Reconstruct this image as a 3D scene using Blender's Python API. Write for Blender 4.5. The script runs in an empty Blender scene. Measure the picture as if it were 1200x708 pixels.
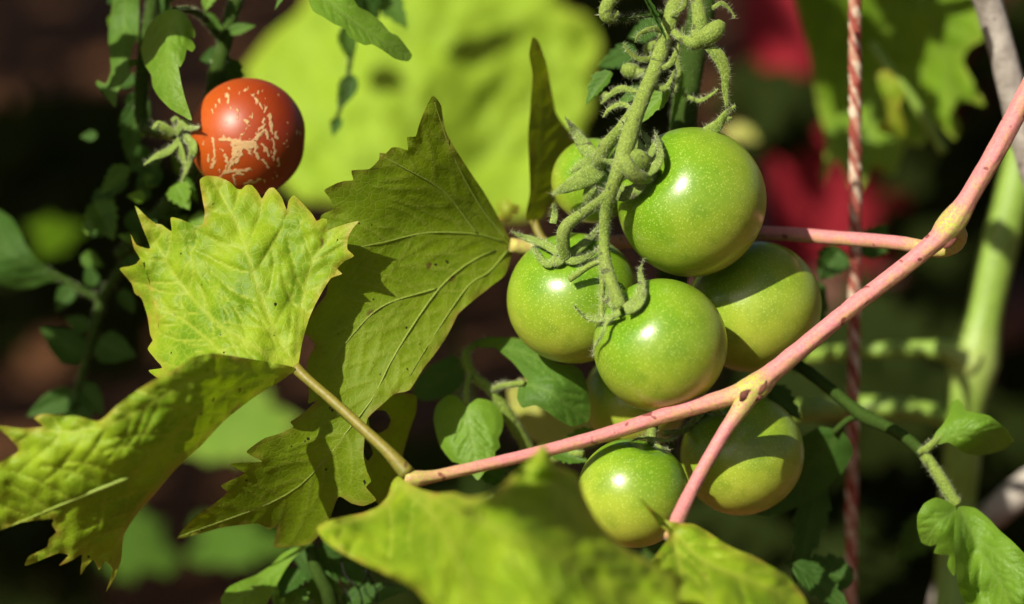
import bpy, math, random
import numpy as np
from mathutils import Vector, Matrix, noise
from mathutils.geometry import delaunay_2d_cdt

random.seed(7); RNG = np.random.default_rng(7)
scene = bpy.context.scene

# ------------------------------------------------------------------ camera, sky, sun, exposure
PITCH = math.radians(18.0)
D0 = 1.0                                    # metres from the lens to the tomato cluster
FW = 0.36                                   # metres across the picture at that distance
Rv = Vector((1, 0, 0)); Uv = Vector((0, math.sin(PITCH), math.cos(PITCH))); Fv = Vector((0, math.cos(PITCH), -math.sin(PITCH)))
CAM = Vector((0, 0, 0.75)) - Fv * D0
cam = bpy.data.cameras.new('camera'); camo = bpy.data.objects.new('camera', cam); scene.collection.objects.link(camo)
camo.location = CAM; camo.rotation_euler = (math.pi / 2 - PITCH, 0, 0)
cam.sensor_width = 36; cam.lens = 36 * D0 / FW; cam.clip_start = 0.02; cam.clip_end = 400
cam.dof.use_dof = True; cam.dof.focus_distance = D0 - 0.010; cam.dof.aperture_fstop = 4.0; cam.dof.aperture_blades = 0
scene.camera = camo

SUN = (-0.47, 0.49, 0.73)                   # towards the sun, in camera axes (right, up, to the viewer)
Lw = (Rv * SUN[0] + Uv * SUN[1] - Fv * SUN[2]).normalized()
world = bpy.data.worlds.new('World'); scene.world = world; world.use_nodes = True
wn = world.node_tree; wn.nodes.clear()
sky = wn.nodes.new('ShaderNodeTexSky'); sky.sky_type = 'NISHITA'; sky.sun_disc = False; sky.air_density = 0.8; sky.dust_density = 3.0
sky.sun_elevation = math.asin(Lw.z); sky.sun_rotation = math.atan2(Lw.x, Lw.y)
bg = wn.nodes.new('ShaderNodeBackground'); bg.inputs[1].default_value = 0.05
wo = wn.nodes.new('ShaderNodeOutputWorld')
wn.links.new(sky.outputs[0], bg.inputs[0]); wn.links.new(bg.outputs[0], wo.inputs[0])
sun = bpy.data.lights.new('sun', 'SUN'); sun.energy = 5.0; sun.angle = math.radians(0.53); sun.color = (1.0, 0.94, 0.81)
suno = bpy.data.objects.new('sun', sun); scene.collection.objects.link(suno)
suno.rotation_euler = (-Lw).to_track_quat('-Z', 'Y').to_euler(); suno.location = (-2, -2, 4)
scene.view_settings.view_transform = 'Standard'; scene.view_settings.look = 'None'
scene.view_settings.gamma = 1.0; scene.view_settings.use_curve_mapping = False
scene.view_settings.exposure = 0.6
scene.cycles.use_denoising = True
scene.cycles.use_adaptive_sampling = True; scene.cycles.adaptive_threshold = 0.02
scene.cycles.max_bounces = 6; scene.cycles.transparent_max_bounces = 8; scene.cycles.sample_clamp_indirect = 4.0
scene.cycles.caustics_reflective = False; scene.cycles.caustics_refractive = False

# ------------------------------------------------------------------ helpers
PX = FW / 1200.0
def P(x, y, d):
    """point at picture position (x, y) of the 1200 x 708 photograph, d centimetres beyond the cluster"""
    x, y, d = float(x), float(y), float(d); s = D0 + d * 0.01
    return CAM + s / D0 * (Fv * D0 + Rv * ((x - 600) * PX) + Uv * ((354 - y) * PX))
def unP(w):
    r = Vector(w) - CAM; f = r.dot(Fv); return (600 + r.dot(Rv) / f * D0 / PX, 354 - r.dot(Uv) / f * D0 / PX, (f - D0) * 100)
def pw(px, d): return px * PX * (1 + d * 0.01 / D0)

COL = scene.collection
def mesh_object(name, verts, faces, mat, parent=None, attrs=None, smooth=True):
    me = bpy.data.meshes.new(name)
    off = parent_world(parent) if parent else Vector((0, 0, 0))
    v = np.asarray([tuple(p) for p in verts], dtype=float) if not isinstance(verts, np.ndarray) else verts.copy()
    v = v - np.array(off)
    me.from_pydata(v.tolist(), [], [tuple(f) for f in faces])
    if attrs:
        for k, a in attrs.items():
            at = me.attributes.new(k, 'FLOAT', 'POINT'); at.data.foreach_set('value', np.asarray(a, dtype=np.float32))
    if smooth: me.polygons.foreach_set('use_smooth', [True] * len(me.polygons))
    me.materials.append(mat); me.update()
    o = bpy.data.objects.new(name, me); COL.objects.link(o)
    if parent: o.parent = parent
    return o
def parent_world(p):
    v = Vector((0, 0, 0))
    while p: v = v + p.location; p = p.parent
    return v
def tag(o, label, cat=None, group=None, kind=None):
    o['label'] = label
    if cat: o['category'] = cat
    if group: o['group'] = group
    if kind: o['kind'] = kind
    return o
def thing(name, loc, label, cat, group=None):
    o = bpy.data.objects.new(name, None); COL.objects.link(o); o.location = loc; o.empty_display_size = 0.01
    return tag(o, label, cat, group)

def spline(pts, n):
    """Catmull-Rom through rows of numbers"""
    a = np.asarray(pts, dtype=float); m = len(a)
    if m == 2: t = np.linspace(0, 1, n)[:, None]; return a[0] * (1 - t) + a[1] * t
    seg = np.linalg.norm(np.diff(a[:, :3], axis=0), axis=1); cum = np.concatenate([[0], np.cumsum(seg)]); cum /= cum[-1]
    ext = np.vstack([2 * a[0] - a[1], a, 2 * a[-1] - a[-2]])
    out = []
    for t in np.linspace(0, 1, n):
        i = min(max(np.searchsorted(cum, t, side='right') - 1, 0), m - 2)
        u = (t - cum[i]) / max(cum[i + 1] - cum[i], 1e-9)
        p0, p1, p2, p3 = ext[i], ext[i + 1], ext[i + 2], ext[i + 3]
        out.append(0.5 * (2 * p1 + (p2 - p0) * u + (2 * p0 - 5 * p1 + 4 * p2 - p3) * u * u + (3 * p1 - p0 - 3 * p2 + p3) * u ** 3))
    return np.array(out)

def tube_data(pts, sides=12, n=None, flat=1.0, face=None, bump=0.0, seed=0, ridge=0.0):
    """pts: rows (x px, y px, d cm, radius px[, value]); returns verts, faces, value, side, centres, radii"""
    rows = [tuple(p) + (0,) * (5 - len(p)) for p in pts]
    n = n or max(8, 7 * (len(rows) - 1) + 1)
    w = []
    for x, y, d, r, v in rows:
        q = P(x, y, d); w.append((q.x, q.y, q.z, pw(r, d), v))
    s = spline(w, n); c = s[:, :3]; rad = np.maximum(s[:, 3], 1e-5); val = s[:, 4]
    tan = np.gradient(c, axis=0); tan /= np.linalg.norm(tan, axis=1)[:, None] + 1e-12
    verts, vv, sd = [], [], []
    ref = np.array(face if face is not None else -Fv)
    nrm = ref - tan[0] * np.dot(ref, tan[0]); nrm /= np.linalg.norm(nrm) + 1e-9
    for i in range(n):
        if face is not None:
            q = ref - tan[i] * np.dot(ref, tan[i])
            if np.linalg.norm(q) > 0.15: nrm = q
        nrm = nrm - tan[i] * np.dot(nrm, tan[i]); nrm /= np.linalg.norm(nrm) + 1e-9
        bi = np.cross(tan[i], nrm)
        for k in range(sides):
            a = 2 * math.pi * k / sides
            rr = rad[i]
            if bump: rr *= 1 + bump * noise.noise(Vector(c[i]) * 260 + Vector((k * 0.7 + seed, seed, 0)))
            if ridge: rr *= 1 + ridge * math.cos(7 * a + i * .01)
            off = nrm * math.cos(a) * rr * flat + bi * math.sin(a) * rr
            verts.append(c[i] + off); vv.append(val[i])
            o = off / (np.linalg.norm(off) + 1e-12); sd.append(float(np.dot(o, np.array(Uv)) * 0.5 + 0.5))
    f = []
    for i in range(n - 1):
        for k in range(sides):
            a, b = i * sides + k, i * sides + (k + 1) % sides
            f.append((a, b, b + sides, a + sides))
    f.append(tuple(range(sides - 1, -1, -1))); f.append(tuple((n - 1) * sides + k for k in range(sides)))
    return np.array(verts), f, vv, sd, c, rad
def tube(name, parent, pts, mat, **kw):
    v, f, vv, sd, c, r = tube_data(pts, **kw)
    o = mesh_object(name, v, f, mat, parent, {'value': vv, 'side': sd})
    o['_c'] = 0; del o['_c']
    return o, c, r
def hairs(parent, runs, mat, per_cm=60, length=0.0022, seed=1, rad=0.000055):
    """fine hairs standing off stems: runs = [(centres, radii)]"""
    rg = random.Random(seed); V, F = [], []
    for c, r in runs:
        L = np.linalg.norm(np.diff(c, axis=0), axis=1); tot = L.sum(); cum = np.concatenate([[0], np.cumsum(L)])
        for _ in range(int(tot * 100 * per_cm)):
            t = rg.random() * tot; i = min(np.searchsorted(cum, t, side='right') - 1, len(c) - 2)
            u = (t - cum[i]) / max(L[i], 1e-9); p = Vector(c[i] * (1 - u) + c[i + 1] * u); ra = r[i] * (1 - u) + r[i + 1] * u
            tg = Vector(c[i + 1] - c[i]).normalized()
            q = Vector((rg.gauss(0, 1), rg.gauss(0, 1), rg.gauss(0, 1))); q -= tg * q.dot(tg); q.normalize()
            le = length * rg.uniform(0.25, 1.0); b = p + q * ra * 0.9
            e = b + (q + tg * rg.uniform(-.4, .4)).normalized() * le
            s = tg.cross(q) * rad; s2 = tg * rad; k = len(V)
            V += [b + s, b - s * 0.5 + s2, b - s * 0.5 - s2, e]; F += [(k, k + 1, k + 3), (k + 1, k + 2, k + 3), (k + 2, k, k + 3)]
    o = mesh_object('hair', V, F, mat, parent); o['kind'] = 'stuff'
    return o

def tps(ctrl):
    c = np.asarray(ctrl, dtype=float); n = len(c); X = c[:, :2] / 100
    def U(r2): return np.where(r2 > 1e-12, 0.5 * r2 * np.log(np.maximum(r2, 1e-12)), 0)
    K = U(((X[:, None] - X[None]) ** 2).sum(-1)) + 1e-3 * np.eye(n)
    Pm = np.hstack([np.ones((n, 1)), X]); A = np.block([[K, Pm], [Pm.T, np.zeros((3, 3))]])
    sol = np.linalg.solve(A, np.concatenate([c[:, 2], np.zeros(3)]))
    def f(q):
        q = np.atleast_2d(np.asarray(q, dtype=float)) / 100
        return U(((q[:, None] - X[None]) ** 2).sum(-1)) @ sol[:n] + sol[n] + q @ sol[n + 1:]
    return f
def inside(pts, poly):
    x, y = pts[:, 0], pts[:, 1]; r = np.zeros(len(pts), bool); n = len(poly)
    for i in range(n):
        x1, y1 = poly[i]; x2, y2 = poly[(i + 1) % n]
        if y1 == y2: continue
        hit = ((y1 > y) != (y2 > y)) & (x < (x2 - x1) * (y - y1) / (y2 - y1) + x1); r ^= hit
    return r
def seg_dist(pts, segs):
    """least distance of each point to segments (a, b, weight): returns distance / weight"""
    best = np.full(len(pts), 1e9)
    for (ax, ay), (bx, by), w in segs:
        dx, dy = bx - ax, by - ay; l2 = dx * dx + dy * dy + 1e-9
        t = np.clip(((pts[:, 0] - ax) * dx + (pts[:, 1] - ay) * dy) / l2, 0, 1)
        d = np.hypot(pts[:, 0] - ax - t * dx, pts[:, 1] - ay - t * dy) / w
        best = np.minimum(best, d)
    return best
def smooth_outline(poly, step):
    a = np.asarray(poly, dtype=float); n = len(a); out = []
    for i in range(n):
        p0, p1, p2, p3 = a[i - 1], a[i], a[(i + 1) % n], a[(i + 2) % n]
        m = max(1, int(np.linalg.norm(p2 - p1) / step))
        for k in range(m):
            u = k / m; lin = p1 * (1 - u) + p2 * u
            cr = 0.5 * (2 * p1 + (p2 - p0) * u + (2 * p0 - 5 * p1 + 4 * p2 - p3) * u * u + (3 * p1 - p0 - 3 * p2 + p3) * u ** 3)
            out.append(lin * 0.45 + cr * 0.55)
    return np.array(out)
def leaf_mesh(name, parent, patches, mat, veins, spacing=3.2, bulge=0.06, wrinkle=0.05, sec_gap=24, sec_angle=48, vw=2.4, seed=0, vein_tubes=None, tube_r=1.6, tube_mat=None, sec_len=75, side=1, wave=0.16):
    """a leaf from traced outlines. patches: [(outline, control points (x, y, d), holes)]; veins: main veins as pixel polylines.
    bulge (cm): how far the blade swells between the veins."""
    rg = random.Random(seed)
    V, F, A_v, A_e = [], [], [], []; fields = []
    for pi, (outline, ctrl, holes) in enumerate(patches):
        ol = smooth_outline(outline, spacing); fd = tps(ctrl); fields.append((ol, fd))
        segs = []
        for v in veins:
            s = spline([(p[0], p[1], 0) for p in v], max(6, len(v) * 5))[:, :2]
            L = np.concatenate([[0], np.cumsum(np.linalg.norm(np.diff(s, axis=0), axis=1))])
            for i in range(len(s) - 1): segs.append((s[i], s[i + 1], 1.5 - 0.8 * i / len(s)))
            t = sec_gap * 0.7; sg = 1
            while t < L[-1] - 8:
                i = np.searchsorted(L, t) - 1; u = (t - L[i]) / (L[i + 1] - L[i]); p = s[i] * (1 - u) + s[i + 1] * u
                dr = (s[i + 1] - s[i]) / np.linalg.norm(s[i + 1] - s[i])
                for sgn in (1, -1):
                    a = math.radians(sec_angle + rg.uniform(-11, 11)) * sgn
                    q = p.copy(); le = min(sec_len, 0.75 * (L[-1] - t) + 10) * rg.uniform(.8, 1.1); k = 5
                    dd = np.array((dr[0] * math.cos(a) - dr[1] * math.sin(a), dr[0] * math.sin(a) + dr[1] * math.cos(a)))
                    for j in range(k):
                        q2 = q + dd * le / k; segs.append((q, q2, 0.62 - 0.07 * j)); q = q2
                        b = -sgn * 0.09 + rg.uniform(-.12, .12); dd = np.array((dd[0] * math.cos(b) - dd[1] * math.sin(b), dd[0] * math.sin(b) + dd[1] * math.cos(b)))
                t += sec_gap * rg.uniform(.6, 1.5)
        lo, hi = ol.min(0), ol.max(0)
        gy = np.arange(lo[1], hi[1], spacing * 0.87); pts = []
        for j, yy in enumerate(gy):
            xs = np.arange(lo[0] + (j % 2) * spacing * 0.5, hi[0], spacing); pts.append(np.stack([xs, np.full_like(xs, yy)], 1))
        pts = np.vstack(pts); pts += RNG.uniform(-.18, .18, pts.shape) * spacing
        pts = pts[inside(pts, ol)]
        osegs = [(ol[i], ol[(i + 1) % len(ol)], 1.0) for i in range(len(ol))]
        hsm = [smooth_outline(h, spacing) for h in holes]
        for h in hsm: osegs += [(h[i], h[(i + 1) % len(h)], 1.0) for i in range(len(h))]; pts = pts[~inside(pts, h)]
        pts = pts[seg_dist(pts, osegs) > spacing * 0.55]
        allp = np.vstack([ol] + hsm + [pts]); ed = []; b = 0
        for c in [ol] + hsm:
            ed += [(b + i, b + (i + 1) % len(c)) for i in range(len(c))]; b += len(c)
        vo, _, fo, _, _, _ = delaunay_2d_cdt([Vector(p) for p in allp], ed, [], 0, 1e-4)
        vo = np.array([tuple(p) for p in vo])
        fo = np.array([f for f in fo if len(f) == 3]); cen = vo[fo].mean(1); keep = inside(cen, ol)
        for h in hsm: keep &= ~inside(cen, h)
        fo = fo[keep]
        dv = seg_dist(vo, segs) if segs else np.full(len(vo), 99.0); de = seg_dist(vo, osegs)
        d = fd(vo); sw = 1 - np.exp(-(dv / 7.0) ** 1.4)
        d = d - side * bulge * sw * np.clip(de / 8, 0, 1)
        wr = np.array([noise.noise(Vector((p[0] / 34 + seed * 3, p[1] / 34, pi))) + 0.35 * noise.noise(Vector((p[0] / 14, p[1] / 14 + seed, pi))) for p in vo])
        ew = np.array([noise.noise(Vector((p[0] / 17 + 5, p[1] / 17 + seed * 2, pi + 3))) for p in vo])
        d = d + wrinkle * wr + wave * np.exp(-de / 9) * ew
        b = len(V)
        V += [P(x, y, q) for (x, y), q in zip(vo, d)]; F += [tuple(int(k) + b for k in (f[0], f[2], f[1])) for f in fo]
        A_v += list(np.exp(-(dv / vw) ** 2)); A_e += list(np.exp(-de / 4.5))
    o = mesh_object(name, V, F, mat, parent, {'vein': A_v, 'edge': A_e})
    if vein_tubes:
        for v in vein_tubes:
            s = spline([(p[0], p[1], 0) for p in v], 26); rows = []
            for i, p in enumerate(s):
                hit = None
                for ol, fd in fields:
                    if inside(p[None, :2], ol)[0]: hit = fd; break
                if hit is None: continue
                rows.append((p[0], p[1], float(hit(p[None, :2])[0]) - 0.03 * tube_r / 2, tube_r * (1 - 0.75 * i / 25)))
            if len(rows) > 3:
                vv, ff, a1, a2, _, _ = tube_data(rows, sides=6, n=len(rows))
                mesh_object('vein', vv, ff, tube_mat or mat, o, {'value': a1, 'side': a2, 'vein': [1.0] * len(vv), 'edge': [0.0] * len(vv)})
    return o

def leaflet(name, parent, base, tip, width, mat, fold=0.35, droop=0.0, teeth=5, tooth=0.30, seed=0, face=None, nu=26, nv=9, rootfac=0.0):
    """one tomato leaflet between two points (x px, y px, d cm); width in px; face: blade normal in camera axes"""
    rg = random.Random(seed); b = P(*base); t = P(*tip); ax = t - b; L = ax.length; ax.normalize()
    fx, fy, fz = face or (0.15, 0.35, 0.9); n = Rv * fx + Uv * fy - Fv * fz
    n = (n - ax * n.dot(ax)).normalized(); s = ax.cross(n)
    W = pw(width, base[2]) * 0.5; V, F, AV, AE = [], [], [], []
    for i in range(nu + 1):
        u = i / nu; prof = (math.sin(math.pi * min(1, u * 1.02) ** 0.62)) ** 0.8 * (1 - 0.25 * u) * 1.08 if 0 < u < 0.98 else 0.02
        ph = (u * teeth) % 1.0; prof *= 1 - tooth * (1 - ph) * (0.3 + 0.7 * math.sin(math.pi * u))
        for j in range(-nv, nv + 1):
            v = j / nv; lean = 0.10 * abs(v) * L * (0.4 + ph * 0.6) * (1 if 0.05 < u < .95 else 0)
            along = u * L + lean * (1 - u) * 0.9
            up = -fold * abs(v) * W * prof * -1 - droop * L * u * u
            ridge = math.cos((u * 7 - abs(v) * 2.0) * 2 * math.pi / 1.0)
            up += 0.085 * W * ridge * min(1, abs(v) * 2) * prof
            up += 0.10 * W * noise.noise(Vector((u * 3 + seed, v * 2, seed * .37)))
            V.append(b + ax * along + s * (v * W * prof) + n * up)
            AV.append(max(math.exp(-(v * prof / 0.05) ** 2), 0.6 * max(0, -ridge) ** 6)); AE.append(1.0 if abs(j) == nv else 0.0)
    m = 2 * nv + 1
    for i in range(nu):
        for j in range(m - 1): F.append((i * m + j, i * m + j + 1, (i + 1) * m + j + 1, (i + 1) * m + j))
    return mesh_object(name, V, F, mat, parent, {'vein': AV, 'edge': AE})

# ------------------------------------------------------------------ materials
def new_mat(name):
    m = bpy.data.materials.new(name); m.use_nodes = True; nt = m.node_tree; nt.nodes.clear()
    out = nt.nodes.new('ShaderNodeOutputMaterial'); return m, nt, out
class N:
    def __init__(s, nt): s.nt = nt
    def __call__(s, kind, **kw):
        n = s.nt.nodes.new('ShaderNode' + kind)
        for k, v in kw.items(): setattr(n, k, v)
        return n
    def link(s, a, b): s.nt.links.new(a, b)
    def noise(s, co, scale, detail=3, rough=.55):
        n = s('TexNoise'); n.inputs['Scale'].default_value = scale; n.inputs['Detail'].default_value = detail; n.inputs['Roughness'].default_value = rough
        s.link(co, n.inputs['Vector']); return n.outputs['Fac']
    def ramp(s, fac, a, b):
        n = s('MapRange'); n.inputs['From Min'].default_value = a; n.inputs['From Max'].default_value = b; s.link(fac, n.inputs['Value']); return n.outputs['Result']
    def mix(s, fac, a, b):
        n = s('Mix', data_type='RGBA')
        for sock, v in ((n.inputs[0], fac), (n.inputs[6], a), (n.inputs[7], b)):
            if isinstance(v, (int, float)): sock.default_value = v
            elif isinstance(v, tuple): sock.default_value = (*v, 1)
            else: s.link(v, sock)
        return n.outputs[2]
    def math(s, op, a, b=0.0):
        n = s('Math', operation=op)
        for sock, v in ((n.inputs[0], a), (n.inputs[1], b)):
            if isinstance(v, (int, float)): sock.default_value = v
            else: s.link(v, sock)
        return n.outputs[0]
    def attr(s, name): n = s('Attribute'); n.attribute_name = name; return n.outputs['Fac']
    def coords(s): return s('TexCoord').outputs['Object']

def leaf_material(name, base, dark, vein, trans, edge, tfac=0.4, rough=0.42, cell=420, spots=0.0, spec=0.3, veinmix=0.7, bump=0.35):
    m, nt, out = new_mat(name); g = N(nt); co = g.coords()
    mot = g.ramp(g.noise(co, 55, 4), .35, .68); fine = g.noise(co, 900, 2)
    col = g.mix(mot, dark, base); tr = g.mix(mot, tuple(c * .8 for c in trans), trans)
    vo = g('TexVoronoi', feature='DISTANCE_TO_EDGE'); vo.inputs['Scale'].default_value = cell; g.link(co, vo.inputs['Vector'])
    ret = g.ramp(vo.outputs['Distance'], 0.0, 0.12)                       # fine net of veins
    col = g.mix(g.math('MULTIPLY', g.math('SUBTRACT', 1.0, ret), 0.34), col, vein)
    va = g.attr('vein'); ea = g.attr('edge')
    col = g.mix(g.math('MULTIPLY', va, veinmix), col, vein); tr = g.mix(g.math('MULTIPLY', va, 0.45), tr, tuple(c * .55 for c in trans))
    em = g.math('MULTIPLY', ea, g.ramp(g.noise(co, 130, 3), .35, .7))
    col = g.mix(em, col, edge); tr = g.mix(em, tr, edge)
    if spots:
        sp = g.ramp(g.noise(co, 150, 2, .4), .74 - .02 * spots, .80 - .02 * spots); col = g.mix(g.math('MULTIPLY', sp, .8), col, (.09, .045, .012)); tr = g.mix(g.math('MULTIPLY', sp, .8), tr, (.06, .03, .01))
        sp2 = g.ramp(g.noise(co, 420, 1, .3), .77, .80); col = g.mix(sp2, col, (.02, .012, .008)); tr = g.mix(sp2, tr, (.02, .01, .005))
    p = g('BsdfPrincipled'); g.link(col, p.inputs['Base Color']); p.inputs['Roughness'].default_value = rough; p.inputs['Specular IOR Level'].default_value = spec
    t = g('BsdfTranslucent'); g.link(tr, t.inputs['Color'])
    h = g.math('ADD', g.math('MULTIPLY', ret, .5), g.math('ADD', g.math('MULTIPLY', fine, .3), g.math('MULTIPLY', va, -.6)))
    bp = g('Bump'); bp.inputs['Strength'].default_value = bump; bp.inputs['Distance'].default_value = 0.0004; g.link(h, bp.inputs['Height'])
    g.link(bp.outputs[0], p.inputs['Normal']); g.link(bp.outputs[0], t.inputs['Normal'])
    mx = g('MixShader'); mx.inputs[0].default_value = tfac; g.link(p.outputs[0], mx.inputs[1]); g.link(t.outputs[0], mx.inputs[2]); g.link(mx.outputs[0], out.inputs[0])
    return m

M = {}
M['vine_leaf'] = leaf_material('yellow green vine leaf', (.28, .41, .014), (.13, .25, .007), (.38, .46, .05), (.31, .47, .006), (.42, .30, .05), .38, .5, 380, 0.3, .22)
M['vine_leaf_dark'] = leaf_material('olive vine leaf underside', (.165, .25, .005), (.11, .185, .004), (.24, .30, .035), (.36, .48, .003), (.22, .16, .03), .42, .55, 420, 0.3, .18)
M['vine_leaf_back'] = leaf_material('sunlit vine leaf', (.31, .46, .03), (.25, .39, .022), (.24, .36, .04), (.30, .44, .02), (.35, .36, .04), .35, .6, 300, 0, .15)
M['vine_leaf_shaded'] = leaf_material('shaded vine leaf', (.018, .028, .004), (.012, .020, .003), (.03, .04, .008), (.05, .07, .004), (.05, .055, .01), .3, .8, 300, 0, .06)  # shade put into the colour, far darker than the other vine leaves
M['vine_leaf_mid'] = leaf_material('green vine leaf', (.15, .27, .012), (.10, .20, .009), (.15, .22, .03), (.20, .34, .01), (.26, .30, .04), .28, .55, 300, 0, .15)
M['vine_leaf_mid2'] = leaf_material('soft green leaf', (.15, .26, .03), (.11, .21, .025), (.18, .27, .05), (.2, .33, .03), (.2, .25, .04), .3, .7, 300, 0, .1)
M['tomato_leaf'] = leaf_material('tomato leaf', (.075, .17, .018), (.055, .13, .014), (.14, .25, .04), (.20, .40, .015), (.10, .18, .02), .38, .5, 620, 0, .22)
M['tomato_leaf_lit'] = leaf_material('sunlit tomato leaf', (.15, .285, .020), (.11, .23, .014), (.19, .32, .05), (.26, .46, .02), (.16, .28, .03), .38, .48, 620, 0, .25)  # brighter copy of the tomato leaf, sunlight put into the colour
M['tomato_leaf_dark'] = leaf_material('shaded tomato leaf', (.04, .10, .014), (.03, .08, .010), (.07, .13, .025), (.10, .22, .01), (.05, .11, .015), .3, .6, 620, 0, .15)  # darker copy of the tomato leaf, shade put into the colour
M['pale_leaf'] = leaf_material('pale yellowing leaf', (.52, .55, .12), (.45, .50, .09), (.55, .56, .16), (.45, .50, .08), (.45, .42, .12), .35, .5, 300)

def stem_material(name, a, b, spot, streak=0.0, rough=.5, sss=0.0, mealy=None, mid=None, green=(.36, .40, .06), bumpd=.0004, spec=.35):
    """a at value 0, green at value 1 (nodes); b on the lower side"""
    m, nt, out = new_mat(name); g = N(nt); co = g.coords()
    n1 = g.noise(co, 180, 4); n2 = g.noise(co, 700, 3)
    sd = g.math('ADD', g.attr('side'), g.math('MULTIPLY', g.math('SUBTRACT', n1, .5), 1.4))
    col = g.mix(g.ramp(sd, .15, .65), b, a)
    if mid: col = g.mix(g.ramp(g.noise(co, 60, 3), .45, .65), col, mid)
    col = g.mix(g.ramp(g.attr('value'), 0.1, .9), col, green)
    col = g.mix(g.math('MULTIPLY', g.ramp(n2, .45, .72), .5), col, tuple(c * .55 for c in a))
    n3 = g.noise(co, 1500, 3, .6)
    if mealy: col = g.mix(g.math('MULTIPLY', g.ramp(n3, .46, .62), .65), col, mealy)
    if streak:
        sp = g.ramp(g.noise(co, 230, 2, .3), .70 - streak * .04, .73 - streak * .04); col = g.mix(g.math('MULTIPLY', sp, .85), col, spot)
    p = g('BsdfPrincipled'); g.link(col, p.inputs['Base Color']); p.inputs['Roughness'].default_value = rough; p.inputs['Specular IOR Level'].default_value = spec
    if sss: p.inputs['Subsurface Weight'].default_value = sss; p.inputs['Subsurface Radius'].default_value = (1, .8, .3); p.inputs['Subsurface Scale'].default_value = .002
    bp = g('Bump'); bp.inputs['Strength'].default_value = .35; bp.inputs['Distance'].default_value = bumpd
    if mealy: p.inputs['Sheen Weight'].default_value = .12; p.inputs['Sheen Roughness'].default_value = .4
    g.link(g.math('ADD', g.math('ADD', n1, n2), g.math('MULTIPLY', n3, .8 if mealy else 0.0)), bp.inputs['Height']); g.link(bp.outputs[0], p.inputs['Normal']); g.link(p.outputs[0], out.inputs[0])
    return m
M['cane'] = stem_material('pink vine cane', (.53, .205, .185), (.42, .29, .09), (.15, .03, .025), .55, .58, .1, (.54, .14, .185), green=(.36, .42, .055))
M['vine_vein'] = stem_material('pale leaf vein', (.19, .26, .03), (.17, .23, .025), (.1, .1, .03), 0, .6, green=(.2, .26, .04))
M['petiole_olive'] = stem_material('olive petiole', (.19, .16, .022), (.14, .15, .02), (.1, .05, .02), .3, .5)
M['truss'] = stem_material('fuzzy tomato stem', (.135, .19, .022), (.085, .14, .012), (.05, .06, .015), .35, .75, .05, mealy=(.24, .33, .05), green=(.16, .19, .05), bumpd=.0014)
M['stem_dark'] = stem_material('shaded tomato stem', (.032, .062, .008), (.028, .052, .007), (.03, .04, .01), 0, .85, spec=.1)  # shade put into the colour, a darkened copy of the tomato stem
M['stem_pale'] = stem_material('pale green stem', (.20, .31, .045), (.17, .26, .035), (.1, .1, .03), 0, .5, green=(.33, .40, .11))
M['sepal'] = stem_material('sepal', (.14, .205, .028), (.10, .16, .02), (.05, .045, .02), .5, .75, mealy=(.23, .32, .05), green=(.03, .04, .012), bumpd=.0011)
M['dry_twig'] = stem_material('dry black twig', (.012, .010, .009), (.012, .010, .009), (.01, .01, .01), 0, .8)
M['bark'] = stem_material('grey woody bark', (.38, .34, .29), (.22, .19, .16), (.08, .06, .05), .8, .7, green=(.3, .27, .22), bumpd=.002)
def plain(name, col, rough=.6, var=.3, scale=60, spec=.3, bump=.2, bd=.001):
    m, nt, out = new_mat(name); g = N(nt); co = g.coords()
    c = g.mix(g.noise(co, scale, 4), tuple(x * (1 - var) for x in col), tuple(min(1, x * (1 + var)) for x in col))
    p = g('BsdfPrincipled'); g.link(c, p.inputs['Base Color']); p.inputs['Roughness'].default_value = rough; p.inputs['Specular IOR Level'].default_value = spec
    bp = g('Bump'); bp.inputs['Strength'].default_value = bump; bp.inputs['Distance'].default_value = bd; g.link(g.noise(co, scale * 4, 4), bp.inputs['Height'])
    g.link(bp.outputs[0], p.inputs['Normal']); g.link(p.outputs[0], out.inputs[0]); return m
M['hair'] = plain('stem hair', (.55, .60, .34), .6, .1)
def strand_material(name, a, b):
    m, nt, out = new_mat(name); g = N(nt); co = g.coords()
    c = g.mix(g.ramp(g.noise(co, 260, 2), .44, .56), a, b); c = g.mix(g.math('MULTIPLY', g.ramp(g.noise(co, 90, 3), .54, .68), .4), c, (.10, .04, .03))  # dark blotches put the shading of the twist into the colour
    p = g('BsdfPrincipled'); g.link(c, p.inputs['Base Color']); p.inputs['Roughness'].default_value = .9; p.inputs['Specular IOR Level'].default_value = .15
    bp = g('Bump'); bp.inputs['Strength'].default_value = .8; bp.inputs['Distance'].default_value = .0006; g.link(g.noise(co, 1800, 3), bp.inputs['Height']); g.link(bp.outputs[0], p.inputs['Normal'])
    g.link(p.outputs[0], out.inputs[0]); return m
M['red_strand'] = strand_material('red strand', (.36, .10, .075), (.27, .06, .045)); M['cream_strand'] = strand_material('cream strand', (.66, .54, .40), (.48, .24, .16))
M['red_plastic'] = plain('red plastic', (.25, .010, .020), .7, .3, 14)
M['wood'] = plain('weathered wood', (.26, .13, .06), .8, .35, 25, bd=.003)
M['wood_dark'] = plain('dark stained wood', (.10, .045, .03), .8, .3, 25, bd=.003)
M['scar_bark'] = plain('brown bud scar', (.13, .045, .03), .85, .4, 700)
M['soil'] = plain('brown soil', (.11, .048, .020), .95, .45, 9, .1, .8, .03)

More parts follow.
